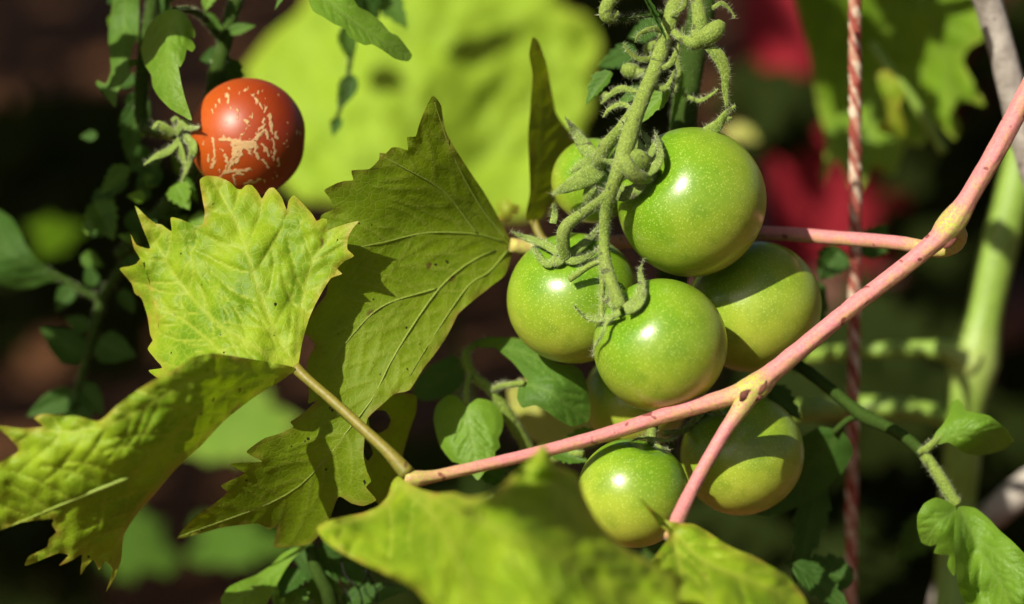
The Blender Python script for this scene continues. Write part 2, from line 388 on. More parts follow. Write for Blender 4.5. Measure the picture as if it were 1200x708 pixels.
def tomato_material():
    m, nt, out = new_mat('green tomato skin'); g = N(nt); co = g.coords()
    ax = g.attr('axis')                                         # 1 at the stem end, -1 at the blossom end
    n1 = g.noise(co, 45, 3); n2 = g.noise(co, 130, 4)
    f = g.ramp(g.math('ADD', ax, g.math('MULTIPLY', g.math('SUBTRACT', n1, .5), 1.3)), -.60, .90)
    col = g.mix(f, (.36, .41, .042), (.115, .24, .006))
    col = g.mix(g.math('MULTIPLY', g.ramp(n2, .48, .75), .38), col, (.06, .155, .005))
    vo = g('TexVoronoi', feature='F1'); vo.inputs['Scale'].default_value = 1150; g.link(co, vo.inputs['Vector'])
    dot = g.math('SUBTRACT', 1.0, g.ramp(vo.outputs['Distance'], .10, .42)); dot = g.math('MULTIPLY', dot, g.ramp(g.noise(co, 900, 1), .30, .58))
    col = g.mix(g.math('MULTIPLY', dot, .50), col, (.50, .60, .14))
    p = g('BsdfPrincipled'); g.link(col, p.inputs['Base Color']); p.inputs['Roughness'].default_value = .29; p.inputs['Specular IOR Level'].default_value = .5
    p.inputs['Subsurface Weight'].default_value = .25; p.inputs['Subsurface Radius'].default_value = (.9, 1, .15); p.inputs['Subsurface Scale'].default_value = .004
    bp = g('Bump'); bp.inputs['Strength'].default_value = .10; bp.inputs['Distance'].default_value = .0003; g.link(g.math('ADD', dot, g.noise(co, 260, 2)), bp.inputs['Height'])
    g.link(bp.outputs[0], p.inputs['Normal']); g.link(p.outputs[0], out.inputs[0]); return m
def red_material():
    m, nt, out = new_mat('ripe tomato skin with corky scars'); g = N(nt); co = g.coords()
    n1 = g.noise(co, 40, 3); sc = g.attr('scar')
    f = g.ramp(g.math('ADD', g.attr('axis'), g.math('MULTIPLY', g.math('SUBTRACT', n1, .5), .9)), -.7, .75)
    col = g.mix(f, (.19, .013, .003), (.38, .066, .004))
    s = g.ramp(g.math('ADD', sc, g.math('MULTIPLY', g.math('SUBTRACT', g.noise(co, 2400, 3), .5), .5)), .28, .60)
    cork = g.mix(g.noise(co, 1100, 3), (.32, .17, .06), (.54, .37, .17))
    col = g.mix(s, col, cork)
    p = g('BsdfPrincipled'); g.link(col, p.inputs['Base Color'])
    rr = g('Mix', data_type='FLOAT'); g.link(s, rr.inputs[0]); rr.inputs[2].default_value = .43; rr.inputs[3].default_value = .8; g.link(rr.outputs[0], p.inputs['Roughness'])
    p.inputs['Subsurface Weight'].default_value = .2; p.inputs['Subsurface Radius'].default_value = (1, .3, .1); p.inputs['Subsurface Scale'].default_value = .003
    bp = g('Bump'); bp.inputs['Strength'].default_value = .5; bp.inputs['Distance'].default_value = .0007; g.link(g.math('ADD', s, g.math('MULTIPLY', g.noise(co, 300, 2), .12)), bp.inputs['Height'])
    g.link(bp.outputs[0], p.inputs['Normal']); g.link(p.outputs[0], out.inputs[0]); return m
M['tomato'] = tomato_material(); M['red_tomato'] = red_material()

# ------------------------------------------------------------------ the setting: soil, pergola and leaf roof added to shade the background
def ground():
    n = 90; V, F = [], []
    xs = np.concatenate([np.linspace(-150, -4, 14)[:-1], np.linspace(-4, 4, n), np.linspace(4, 150, 14)[1:]])
    ys = np.concatenate([np.linspace(-150, -3, 12)[:-1], np.linspace(-3, 7, n), np.linspace(7, 150, 14)[1:]])
    for y in ys:
        for x in xs:
            h = 0.03 * noise.noise(Vector((x * 2.1, y * 2.1, 0))) + 0.02 * noise.noise(Vector((x * 7, y * 7, 3))) if abs(x) < 5 and abs(y) < 8 else 0
            V.append((x, y, h))
    w = len(xs)
    for j in range(len(ys) - 1):
        for i in range(w - 1): F.append((j * w + i, j * w + i + 1, (j + 1) * w + i + 1, (j + 1) * w + i))
    o = mesh_object('ground', V, F, M['soil']); o['kind'] = 'structure'
ground()

def box_data(c, s):
    x, y, z = c; a, b, h = s[0] / 2, s[1] / 2, s[2] / 2
    v = [(x + i * a, y + j * b, z + k * h) for k in (-1, 1) for j in (-1, 1) for i in (-1, 1)]
    return v, [(0, 2, 3, 1), (4, 5, 7, 6), (0, 1, 5, 4), (2, 6, 7, 3), (0, 4, 6, 2), (1, 3, 7, 5)]
HROOF = 1.62
perg = thing('sunblocker', (0, 1.5, 0), 'brown wooden pergola added out of view to hold the shading roof', 'sunblocker')  # unseen frame, added only to carry the shading leaf roof
for x, y in ((-0.42, 0.60), (2.6, 0.60), (-2.6, 3.9), (2.6, 3.9)):
    v, f = box_data((x, y, HROOF / 2), (.06, .06, HROOF)); mesh_object('post', v, f, M['wood'], perg, smooth=False)
for y in (0.60, 3.9):
    v, f = box_data((0, y, HROOF + .03), (5.6, .05, .06)); mesh_object('beam', v, f, M['wood'], perg, smooth=False)
for x in np.linspace(-2.5, 2.5, 9):
    v, f = box_data((x, 2.1, HROOF + .075), (.03, 4.1, .03)); mesh_object('rafter', v, f, M['wood'], perg, smooth=False)

LEAF2D = [(0, 0), (.16, -.10), (.36, -.16), (.30, .02), (.52, .10), (.42, .22), (.50, .42), (.30, .40), (.26, .58), (.14, .60), (0, .92), (-.14, .60), (-.26, .58), (-.30, .40), (-.50, .42), (-.42, .22), (-.52, .10), (-.30, .02), (-.36, -.16), (-.16, -.10)]
def scatter(name, spots, mat, parent=None, kind='stuff'):
    """many lobed leaves: spots = (point, size, normal, spin)"""
    V, F = [], []; k0 = len(LEAF2D)
    for p, size, nrm, spin in spots:
        nrm = Vector(nrm).normalized(); a = nrm.orthogonal().normalized(); b = nrm.cross(a)
        ca, sa = math.cos(spin), math.sin(spin); u, v = a * ca + b * sa, b * ca - a * sa; k = len(V)
        V.append(Vector(p) + v * (.3 * size) + nrm * (.04 * size))
        for x, y in LEAF2D: V.append(Vector(p) + u * (x * size) + v * (y * size) - nrm * size * .25 * (x * x + (y - .3) ** 2))
        F += [(k, k + 1 + i, k + 1 + (i + 1) % k0) for i in range(k0)]
    o = mesh_object(name, V, F, mat, parent, {'vein': [0.0] * len(V), 'edge': [0.0] * len(V)})
    if kind: o['kind'] = kind
    return o
rg = random.Random(11)
roof = thing('sunblocker_vine', (0, 1.5, HROOF), 'unseen vine leaves added to shade the background, on the pergola beams', 'vine')  # unseen leaf roof added so that the background falls in shade
spots = []
for i in range(4400):
    x, y = rg.uniform(-3.2, 2.6), rg.uniform(-0.19, 4.2)
    spots.append(((x, y, HROOF + .12 + rg.uniform(-.09, .10)), rg.uniform(.09, .16), (rg.gauss(-.3, .35), rg.gauss(-.35, .35), 1), rg.uniform(0, 6.3)))
scatter('leaves', spots, M['vine_leaf_shaded'], roof)
for k in range(5):
    x0 = -2.2 + k * 1.1; pts = [(x0 + .15 * math.sin(i), -0.15 + i * .7, HROOF + .10 + .01 * (i % 2)) for i in range(7)]
    c = spline(pts, 30); V, F = [], []
    for i in range(30):
        for s in range(6): V.append((c[i][0] + .008 * math.cos(s * math.pi / 3), c[i][1], c[i][2] + .008 * math.sin(s * math.pi / 3)))
    for i in range(29):
        for s in range(6): F.append((i * 6 + s, i * 6 + (s + 1) % 6, i * 6 + 6 + (s + 1) % 6, i * 6 + 6 + s))
    mesh_object('cane', V, F, M['bark'], roof, {'value': [0] * len(V), 'side': [.5] * len(V)})

# low plants far behind, one dark mass
spots = []
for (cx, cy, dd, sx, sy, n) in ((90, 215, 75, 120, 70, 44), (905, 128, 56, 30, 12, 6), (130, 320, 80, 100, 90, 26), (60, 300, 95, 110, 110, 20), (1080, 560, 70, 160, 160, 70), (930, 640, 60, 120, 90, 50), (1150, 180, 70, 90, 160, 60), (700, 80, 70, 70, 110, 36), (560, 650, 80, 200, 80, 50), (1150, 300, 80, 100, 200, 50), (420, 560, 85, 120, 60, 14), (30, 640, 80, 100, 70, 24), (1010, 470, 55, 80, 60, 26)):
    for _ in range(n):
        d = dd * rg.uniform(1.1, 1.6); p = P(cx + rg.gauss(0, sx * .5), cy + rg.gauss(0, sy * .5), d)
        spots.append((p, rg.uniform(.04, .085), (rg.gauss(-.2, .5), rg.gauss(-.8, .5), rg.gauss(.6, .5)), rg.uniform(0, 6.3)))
tag(scatter('undergrowth', spots, M['vine_leaf_shaded']), 'dark blurred leaves massed far behind the tomatoes', 'undergrowth')

# ------------------------------------------------------------------ red planter, twine, woody stems behind
def planter():
    base = P(1000, 354, 97); bx, by = base.x, base.y; zb = 0.49
    st_ = thing('wooden_stool', (bx, by, 0), 'dark wooden stool carrying the red planter, blurred among shaded leaves', 'stool')
    def part(name, parent, pr, mat, cx=bx, cy=by, n=40):
        V, F = [], []
        for r, z in pr:
            for k in range(n): V.append((cx + r * math.cos(2 * math.pi * k / n), cy + r * math.sin(2 * math.pi * k / n), z))
        for i in range(len(pr) - 1):
            for k in range(n): F.append((i * n + k, i * n + (k + 1) % n, (i + 1) * n + (k + 1) % n, (i + 1) * n + k))
        return mesh_object(name, V, F, mat, parent)
    part('seat', st_, [(0, zb - .035), (.14, zb - .035), (.145, zb - .03), (.145, zb - .006), (.14, zb - .001), (0, zb - .001)], M['wood_dark'])
    for k in range(4):
        a = math.pi / 4 + k * math.pi / 2; part('leg', st_, [(0, zb - .036), (.016, zb - .036), (.014, .0), (0, -.01)], M['wood_dark'], bx + .10 * math.cos(a), by + .10 * math.sin(a), 12)
    t = thing('planter', (bx, by, zb), 'red plastic planter, blurred, behind the hanging twine', 'planter')
    part('body', t, [(.0, zb), (.058, zb), (.061, zb + .006), (.066, zb + .088)], M['red_plastic'])
    part('rim', t, [(.064, zb + .088), (.081, zb + .09), (.084, zb + .095), (.085, zb + .27), (.082, zb + .273), (.078, zb + .27), (.070, zb + .10)], M['red_plastic'])
    part('soil', t, [(0, zb + .25), (.075, zb + .247)], M['soil'])
planter()

def twine():
    t = thing('twine', P(1000, 354, 8), 'red and cream twisted twine hanging straight down behind the pink cane', 'twine')
    n = 900
    ys = np.linspace(-1350, 1200, n)
    for s in range(6):
        V, F, cs = [], [], []
        for y in ys:
            x = 1002 - 4 * y / 708 + 1.5 * math.sin(y / 170); d = 10 - (354 - y) * .0324 * math.tan(PITCH)
            a = 2 * math.pi * (y / 68.0 + s / 6) + .6 * math.sin(y / 61) + .25 * math.sin(y / 13 + s)
            r = pw(4.3 + 1.2 * noise.noise(Vector((y * .11, s * 7, 0))), 10); cs.append(np.array(P(x, y, d) + Rv * r * math.cos(a) + Fv * r * math.sin(a)))
        cs = np.array(cs); tan = np.gradient(cs, axis=0); rr = pw(3.1, 10)
        for i in range(n):
            tg = Vector(tan[i]).normalized(); u = tg.cross(Fv).normalized(); w = tg.cross(u)
            fz = 1 + .30 * noise.noise(Vector((i * .35, s * 5, 0)))
            for k in range(6):
                b = 2 * math.pi * k / 6; V.append(Vector(cs[i]) + u * rr * fz * math.cos(b) + w * rr * fz * math.sin(b))
        for i in range(n - 1):
            for k in range(6): F.append((i * 6 + k, i * 6 + (k + 1) % 6, i * 6 + 6 + (k + 1) % 6, i * 6 + 6 + k))
        mesh_object('strand', V, F, M['cream_strand' if s in (0, 3, 4) else 'red_strand'], t)
twine()

w = thing('woody_stem', P(1180, 80, 7), 'grey woody stem curving down at the upper right corner', 'woody stem')
tube('stem', w, [(1090, -420, 2, 17), (1140, -60, 6, 16), (1158, 0, 7, 16), (1174, 60, 7, 16), (1190, 120, 7.5, 17), (1212, 200, 8, 18), (1300, 500, 12, 19), (1420, 1200, 20, 22), (1450, 2800, 25, 24)], M['bark'], sides=16, n=90, bump=.12)
w2 = thing('woody_stem', P(1190, 590, 18), 'short blurred grey branch low at the right edge', 'woody stem')
tube('stem', w2, [(1330, 470, 19, 20), (1250, 535, 18, 19), (1195, 578, 18, 19), (1160, 606, 18.5, 17), (1120, 650, 22, 14), (1050, 900, 30, 13)], M['bark'], sides=14, n=50, bump=.12)

# ------------------------------------------------------------------ vine leaves behind (blurred)
bv = thing('background_vine', P(480, 120, 26), 'blurred yellow-green vine leaves lit by the sun behind the red tomato', 'vine')
o = leaf_mesh('leaf', bv, [([(352, 12), (318, 40), (300, 62), (284, 85), (296, 108), (282, 140), (300, 175), (322, 205), (352, 236), (395, 240), (430, 262), (480, 282), (540, 272), (580, 262), (640, 246), (668, 205), (676, 168), (694, 120), (690, 88), (704, 55), (690, 20), (660, 8), (640, -40), (560, -80), (470, -95), (400, -70), (370, -30)],
     [(290, 100, 48), (400, 240, 44), (640, 240, 46), (700, 60, 48), (480, 110, 45), (480, -90, 49), (560, 160, 47), (400, 60, 47.5)], [])], M['vine_leaf_back'], [[(500, 270), (480, 120), (470, -80)], [(500, 270), (380, 150), (300, 100)], [(500, 270), (610, 130), (690, 50)]], 7, .35, .5, 60, seed=3, wave=.8)
o['label'] = 'large sunlit leaf between red tomato and green cluster'
def blur_leaf(parent, cx, cy, d, rx, ry, mat, label=None, seed=0, face=(.0, .0)):
    rgl = random.Random(seed); ol = []
    for k in range(26):
        a = 2 * math.pi * k / 26; r = .92 + .26 * math.cos(3 * a + seed) * rgl.uniform(.5, 1) + .14 * math.cos(5 * a + seed * 2) + (.10 if k % 2 else -.06) + rgl.uniform(-.08, .08); ol.append((cx + rx * r * math.cos(a), cy + ry * r * math.sin(a)))
    o = leaf_mesh('leaf', parent, [(ol, [(cx - rx, cy, d - face[0]), (cx + rx, cy, d + face[0]), (cx, cy - ry, d - face[1]), (cx, cy + ry, d + face[1]), (cx, cy, d - .3)], [])], mat, [[(cx, cy + ry), (cx, cy), (cx + rx * .2, cy - ry * .9)]], max(5, rx / 9), .1, .15, 40, seed=seed)
    if label: o['label'] = label
    return o
blur_leaf(bv, 285, 505, 52, 74, 46, M['vine_leaf_mid2'], 'blurred bright leaf below the petiole', 4, (-2, -3))
blur_leaf(bv, 160, 640, 60, 40, 44, M['tomato_leaf'], None, 5, (1, -3))
blur_leaf(bv, 275, 636, 60, 58, 30, M['tomato_leaf'], None, 6, (0, -2))
blur_leaf(bv, 62, 275, 56, 30, 24, M['tomato_leaf'], None, 7, (4, 2))
o = leaf_mesh('leaf', bv, [([(596, 452), (640, 440), (690, 452), (735, 480), (700, 520), (660, 528), (622, 515), (600, 490)], [(596, 452, 12), (735, 480, 14), (640, 440, 13), (660, 528, 11)], [])], M['pale_leaf'], [[(600, 470), (650, 480), (730, 482)]], 5, .05, .1, 30, seed=8)
o['label'] = 'pale yellow leaf just behind the lower tomatoes'
tube('petiole', bv, [(500, 270, 45, 5), (540, 420, 60, 5), (560, 700, 64, 6), (560, 1400, 68, 7)], M['stem_dark'])

rv = thing('shaded_vine', P(1040, 100, 16), 'dark lobed vine leaf with sunlit teeth behind the hanging twine', 'vine')
leaf_mesh('leaf', rv, [([(905, -120), (925, -20), (940, 30), (950, 72), (956, 118), (968, 165), (964, 217), (980, 188), (1003, 228), (1024, 196), (1048, 206), (1062, 170), (1080, 172), (1092, 148), (1105, 150), (1118, 164), (1126, 150), (1118, 128), (1132, 118), (1154, 124), (1142, 98), (1128, 72), (1136, 56), (1154, 44), (1146, 12), (1136, -30), (1120, -110), (1020, -160)],
     [(925, -20, 20), (965, 210, 23), (1120, 160, 19.5), (1150, 45, 18.5), (1030, 80, 22.5), (1020, -160, 21)], [])], M['vine_leaf_mid'], [[(1030, -80), (1040, 60), (1004, 226)], [(1030, -80), (1100, 40), (1120, 160)], [(1030, -80), (960, 60), (966, 216)]], 5, .1, .15, 40, seed=9)
leaf_mesh('leaf', rv, [([(1028, 86), (1040, 82), (1052, 94), (1060, 110), (1054, 126), (1062, 150), (1058, 162), (1046, 158), (1032, 156), (1028, 146), (1040, 142), (1038, 120), (1030, 104)], [(1028, 86, 17), (1060, 160, 18), (1030, 150, 17.5), (1060, 110, 17)], [])], M['vine_leaf'], [[(1040, 84), (1050, 160)]], 5, .05, .1, 40, seed=10)
tube('petiole', rv, [(1022, 50, 18, 5), (1045, 85, 17.5, 6), (1075, 125, 17.5, 6), (1106, 178, 18, 6)], M['stem_pale'])
tube('petiole', rv, [(1030, -80, 21, 5), (1020, -200, 18, 5), (1000, -500, 10, 6)], M['cane'])

# pale thick stem on the right
ps = thing('tomato_plant', P(1130, 2600, 20), 'thick pale green stem rising out of focus near the right edge', 'tomato plant')
tube('stem', ps, [(1235, 60, 16, 19), (1205, 150, 17, 21), (1186, 230, 17, 22), (1166, 310, 17, 22.5), (1152, 375, 17, 22, .1), (1141, 424, 17, 31, .6), (1133, 472, 17, 22, .1), (1127, 540, 17.5, 22), (1120, 640, 18, 22), (1110, 1100, 16, 25), (1120, 2700, 20, 28)], M['stem_pale'], sides=16, n=110)
tube('branch', ps, [(1142, 428, 16.5, 22, .9), (1118, 414, 16.5, 15, .5), (1080, 409, 16.5, 10), (1000, 412, 17, 9), (930, 420, 20, 8)], M['stem_pale'])
tube('branch', ps, [(1130, 500, 17.5, 10), (1090, 484, 17, 12), (1040, 478, 17, 14), (990, 479, 17, 15), (945, 481, 13, 14), (900, 486, 15, 12)], M['stem_pale'])
leaflet('leaf', ps, (1100, 600, 14), (1050, 660, 16), 50, M['tomato_leaf_dark'], seed=3)

# ------------------------------------------------------------------ tomatoes
TOM = {}
def cam_vec(v): return (Rv * v[0] + Uv * v[1] - Fv * v[2]).normalized()
def tomato(key, label, x, y, d, r, axis, mat='tomato', oblate=.96, lobes=.003, scar=None, group='green tomatoes hanging in the cluster'):
    c = P(x, y, d); R = pw(r, d); ax = cam_vec(axis)
    t = thing('tomato', c, label, 'tomato', group)
    q = ax.to_track_quat('Z', 'Y').to_matrix(); nu, nv = (320, 230) if scar else (96, 72); V, F, AX, SC = [], [], [], []
    ph0 = x * .37
    for j in range(nv + 1):
        th = math.pi * j / nv
        for i in range(nu):
            ph = 2 * math.pi * i / nu
            rr = 1 - (.0 if scar else .13) * math.exp(-(th / .30) ** 2) - .03 * math.exp(-((math.pi - th) / .25) ** 2)
            rr *= 1 + lobes * math.sin(th) ** 2 * (math.cos(4 * ph + ph0) + .7 * math.cos(3 * ph + 2 * ph0)) + (0 if scar else .010) * math.exp(-((th - .75) / .45) ** 2)
            p = Vector((math.sin(th) * math.cos(ph), math.sin(th) * math.sin(ph), math.cos(th) * oblate)) * rr * R
            V.append(c + q @ p); AX.append(math.cos(th))
    for j in range(nv):
        for i in range(nu): a, b = j * nu + i, j * nu + (i + 1) % nu; F.append((a, a + nu, b + nu, b))
    at = {'axis': AX}
    if scar:
        W = np.array([tuple(v) for v in V]); rel = W - np.array(CAM); dep = rel @ np.array(Fv)
        pxx = 600 + (rel @ np.array(Rv)) / dep * D0 / PX; pyy = 354 - (rel @ np.array(Uv)) / dep * D0 / PX
        front = dep < (Vector(c) - CAM).dot(Fv) + R * .1
        val = np.zeros(len(W)); pts = np.stack([pxx, pyy], 1)
        wob = np.array([(noise.noise(Vector((a / 5, b / 5, 1))), noise.noise(Vector((a / 5, b / 5, 9)))) for a, b in pts]); wid = np.array([noise.noise(Vector((a / 4, b / 4, 5))) for a, b in pts])
        pts = pts + wob * 2.6
        for line, w_ in scar:
            segs = [(line[k], line[k + 1], 1.0) for k in range(len(line) - 1)] or [(line[0], line[0], 1.0)]
            val = np.maximum(val, np.clip(1.0 - seg_dist(pts, segs) / (w_ * (.85 + .8 * wid)).clip(.5), 0, 1))
        at['scar'] = np.where(front, val, 0)
    mesh_object('fruit', V, F, M[mat], t, at)
    TOM[key] = (t, c, R, ax, x, y, d, r); return t
def surf(key, x, y, lift=0.1):
    t, c, R, ax, X, Y, d, r = TOM[key]; q = math.hypot(x - X, y - Y) / r
    return d - math.sqrt(max(0, 1 - q * q)) * R * 100 - lift

tomato('T1', 'largest green tomato, topmost in the cluster, facing the sun', 811, 237, 0.0, 88, (-.62, .42, .62))
tomato('T2', 'green tomato at the left side of the cluster beside the olive leaf', 672, 350, 1.5, 78, (-.12, .75, .62))
tomato('T3', 'green tomato front and centre, resting just above the pink cane', 774, 405, -1.7, 79, (-.52, .60, .55))
tomato('T4', 'yellowish green tomato at the right of the cluster, half shaded', 884, 360, 2.8, 79, (-.45, .75, .1))
tomato('T5', 'smallest front tomato, hanging lowest under the cane behind blurred leaf', 742, 578, -1.5, 66, (.25, .92, .25))
tomato('T6', 'green tomato lower right, crossed by the pink petiole', 870, 533, 2.1, 73, (-.45, .85, .15))
tomato('T7', 'pale green tomato mostly hidden behind the fuzzy truss', 696, 212, 2.6, 50, (.05, .45, .85))
tomato('T8', 'dark shaded tomato hidden behind the front centre tomato', 745, 468, 5.6, 62, (-.2, .9, 0))
SC = [([(258, 163), (268, 164), (279, 168), (292, 168), (301, 162), (308, 154)], 4.6), ([(276, 166), (286, 172), (297, 170)], 9), ([(280, 172), (277, 182)], 7), ([(272, 168), (275, 178), (272, 190), (268, 198)], 5.2), ([(284, 172), (282, 182), (277, 190)], 4.2), ([(299, 168), (299, 178), (303, 186)], 4.2), ([(291, 174), (294, 182)], 3.4), ([(264, 182), (266, 193), (262, 204), (257, 208)], 3.0), ([(262, 204), (272, 200), (282, 201), (294, 199)], 3.4), ([(268, 198), (276, 203), (286, 205)], 2.8), ([(249, 164), (252, 177), (251, 188), (248, 197)], 3.6), ([(316, 135), (318, 146), (319, 155)], 3.6), ([(312, 153), (315, 163)], 3.2), ([(308, 171), (312, 176), (315, 183)], 3.2), ([(320, 164), (323, 174), (320, 187)], 2.8), ([(310, 140), (309, 147), (304, 152)], 3.4), ([(287, 141), (291, 147)], 3.8), ([(297, 111), (301, 119)], 3.6), ([(266, 110), (268, 122)], 3.0), ([(308, 188), (314, 195)], 3), ([(327, 186), (326, 194)], 2.6), ([(324, 155), (324, 162)], 2.6), ([(287, 216), (296, 213), (306, 210)], 3), ([(274, 206), (275, 216)], 2.6), ([(305, 121), (307, 127)], 2.5), ([(312, 125), (311, 131)], 2.5), ([(296, 133), (297, 138)], 2.2), ([(243, 182), (244, 190)], 2.4), ([(258, 174), (261, 178)], 2.2), ([(247, 128), (250, 133)], 2.4), ([(258, 116), (257, 120)], 2.0)]
rs = random.Random(5)
for _ in range(46):
    a, q = rs.uniform(0, 6.28), 62 * math.sqrt(rs.random()); x, y = 291 + q * math.cos(a), 160 + q * math.sin(a); SC.append(([(x, y), (x + rs.uniform(-1, 1), y + rs.uniform(0, 3))], rs.uniform(1.2, 1.9)))
tomato('R', 'ripe orange-red tomato with tan corky scars, alone at the upper left', 290.5, 161, 3.2, 69.5, (-.93, .08, .05), 'red_tomato', .985, .001, SC, None)

SEPAL_RUNS = []
def sepal(key, pts, wid, lift=.12, mat='sepal', tip=1.0):
    """pts: (x, y[, extra lift cm]) laid over the tomato of that key"""
    t, c, R, ax, X, Y, d, r = TOM[key]; rows = []; n = len(pts)
    for i, p in enumerate(pts):
        q = math.hypot(p[0] - X, p[1] - Y) / r; ex = p[2] if len(p) > 2 else 0
        dd = surf(key, p[0], p[1], lift + ex) if q < 1 else d - .1 - ex - max(0, .3 - q + 1)
        u = i / (n - 1); rows.append((p[0], p[1], dd, wid * .85 * (.55 + .45 * math.sin(math.pi * min(1, .2 + u * .7))) * (1 - .93 * u ** 2.2), max(0, u - .3) * 1.5 * tip))
    v, f, a1, a2, c_, r_ = tube_data(rows, sides=10, n=26, flat=.20, face=(P(*rows[1][:3]) - c).normalized() * .6 - Fv * .5, bump=.15, seed=int(pts[0][0]))
    SEPAL_RUNS.append((c_, r_ * .7))
    return mesh_object('sepal', v, f, M[mat], t, {'value': a1, 'side': a2})
# calyx of each tomato
sepal('T1', [(752, 204, .2), (764, 199, .25), (773, 186, .3), (772, 168, .4), (766, 152, .6)], 8, .2)
sepal('T1', [(757, 188, .4), (749, 172, .6), (739, 157, .9), (728, 141, 1.3)], 8, .2)
sepal('T1', [(754, 206, .1), (748, 220, .2), (732, 230, .5), (714, 227, .9), (696, 217, 1.3)], 9.5, .15)
sepal('T1', [(752, 210, .1), (744, 222, .2), (730, 222, .5), (716, 214, .8)], 9, .1, tip=.1)
sepal('T1', [(752, 200, .3), (735, 196, .6), (716, 190, 1.0), (698, 186, 1.3)], 8, .2, tip=.2)
sepal('T1', [(760, 184, .2), (764, 172, .2), (756, 160, .4), (750, 150, .6)], 8, .15, tip=.3)
t1 = TOM['T1'][0]
v, f, a1, a2, _, _ = tube_data([(738, 178, -2.4, 6), (744, 184, -2.5, 11), (752, 191, -2.4, 13), (760, 199, -2.0, 11), (766, 205, -1.4, 8)], sides=18, n=26, flat=.6, bump=.35)
mesh_object('calyx_disc', v, f, M['truss'], t1, {'value': a1, 'side': a2})
sepal('T2', [(655, 297), (640, 287, .2), (620, 280, .2), (606, 275, .3), (598, 270, .4)], 7, .2)
sepal('T2', [(652, 300), (644, 310), (634, 304, .1), (627, 292, .3), (623, 286, .4)], 6, .12)
sepal('T2', [(668, 297), (682, 288, .15), (696, 274, .3), (702, 262, .4)], 8, .1)
sepal('T2', [(663, 302), (672, 306, .0), (690, 300, .1), (704, 290, .2)], 7, .1)
sepal('T2', [(660, 300), (655, 308), (648, 312)], 7, .1)
sepal('T2', [(648, 262, 1.2), (650, 250, 1.3), (648, 238, 1.4)], 6, .1)
sepal('T3', [(727, 366), (712, 373, .1), (692, 374, .2), (680, 366, .3), (672, 357, .4)], 5, .15)
sepal('T3', [(732, 362), (746, 350), (752, 334, .2), (750, 318, .4), (755, 302, .5)], 7.5, .15)
sepal('T3', [(733, 366), (748, 358), (755, 345, .1), (754, 332, .2)], 6.5, .1)
sepal('T3', [(724, 364), (716, 354, .2), (708, 350, .3), (706, 346, .4)], 7, .15)
sepal('T3', [(722, 368), (711, 378, .3), (706, 392, .4), (698, 404, .4), (694, 420, .4)], 3.2, .15)
sepal('T7', [(698, 186, .2), (686, 172, .4), (675, 156, .6), (662, 137, .8)], 12, .3, tip=1.3)
sepal('T7', [(704, 198, .3), (690, 206, .5), (668, 217, .8), (647, 228, 1.1)], 17, .3, tip=.0)
sepal('T7', [(702, 190, .2), (710, 174, .5), (722, 160, .7), (732, 150, .8)], 9, .2, tip=.1)
sepal('T7', [(706, 200, .3), (694, 218, .5), (688, 234, .5), (694, 250, .4)], 10, .2, tip=.1)
sepal('T7', [(702, 184, .3), (690, 190, .6), (676, 196, .7), (668, 204, .7)], 10, .2, tip=.1)
sepal('T5', [(765, 514), (752, 513), (738, 518, .1)], 4, .1)
sepal('T5', [(765, 514), (780, 516), (795, 512, .2)], 4, .1)
sepal('T5', [(765, 516), (774, 524), (786, 528)], 4, .08)
sepal('T6', [(826, 480), (842, 484), (856, 492)], 5, .1)
sepal('T6', [(826, 480), (816, 492), (806, 498, .2)], 5, .1)
# red tomato calyx
for pts, w_ in (([(206, 156), (214, 146, .4), (224, 150, .6), (234, 150, .8)], 9), ([(204, 158), (192, 150, .2), (184, 146, .2), (178, 152, .2)], 9), ([(208, 168), (196, 178, .3), (182, 184, .5), (168, 194, .6)], 8), ([(216, 160), (226, 172, .5), (222, 190, .7), (212, 214, .6)], 9), ([(206, 164), (212, 178, .1), (216, 192, .1), (220, 204, .1)], 9), ([(212, 152), (206, 142, .2), (200, 140, .3)], 9)):
    sepal('R', pts, w_, .1, tip=.1)

# ------------------------------------------------------------------ the fuzzy truss and the tomato plant that carries it
tp = thing('tomato_plant', P(800, 2650, 8), 'tomato plant with the fuzzy fruit truss above the green cluster', 'tomato plant')
runs = []
def st(name, pts, mat='truss', hair=True, parent=None, **kw):
    o, c, r = tube(name, parent or tp, pts, M[mat], bump=kw.pop('bump', .10), **kw)
    if hair: runs.append((c, r))
    return o
st('truss', [(830, -160, 3, 11), (806, -30, 1.2, 10.5), (790, 10, .6, 10), (778, 50, .2, 9), (766, 85, -.4, 9), (752, 118, -1.2, 9), (742, 145, -1.8, 10), (734, 170, -2.3, 10.5), (727, 195, -2.5, 9.5, .3), (717, 222, -2.4, 8), (710, 250, -2.0, 7), (708, 285, -1.9, 6.5), (710, 312, -2.2, 8, .4), (718, 335, -2.7, 7.5, .2), (727, 362, -3.0, 9)], n=120, sides=14)
st('pedicel', [(752, 118, -1.2, 8), (738, 138, -1.0, 7.5), (722, 158, -.6, 7.5), (710, 172, -.2, 9, .4), (703, 188, .2, 8), (700, 200, 1.1, 7)], n=40)
st('pedicel', [(730, 180, -2.4, 8), (736, 196, -2.7, 9, .3), (746, 206, -2.5, 9.5, .5), (758, 208, -2.0, 7.5), (766, 207, -1.4, 7)], n=30)
st('pedicel', [(716, 226, -2.4, 7), (700, 238, -1.9, 6.2), (682, 251, -1.2, 6.2), (667, 262, -.9, 7.5, .4), (660, 274, -.8, 8.2, .3), (661, 290, -.6, 7.5), (663, 304, -.3, 8)], n=50)
st('pedicel', [(704, 306, -1.4, 3.2), (690, 312, -1.3, 3.6), (676, 322, -1.2, 3.8), (667, 328, -1.15, 3.8)], n=20)
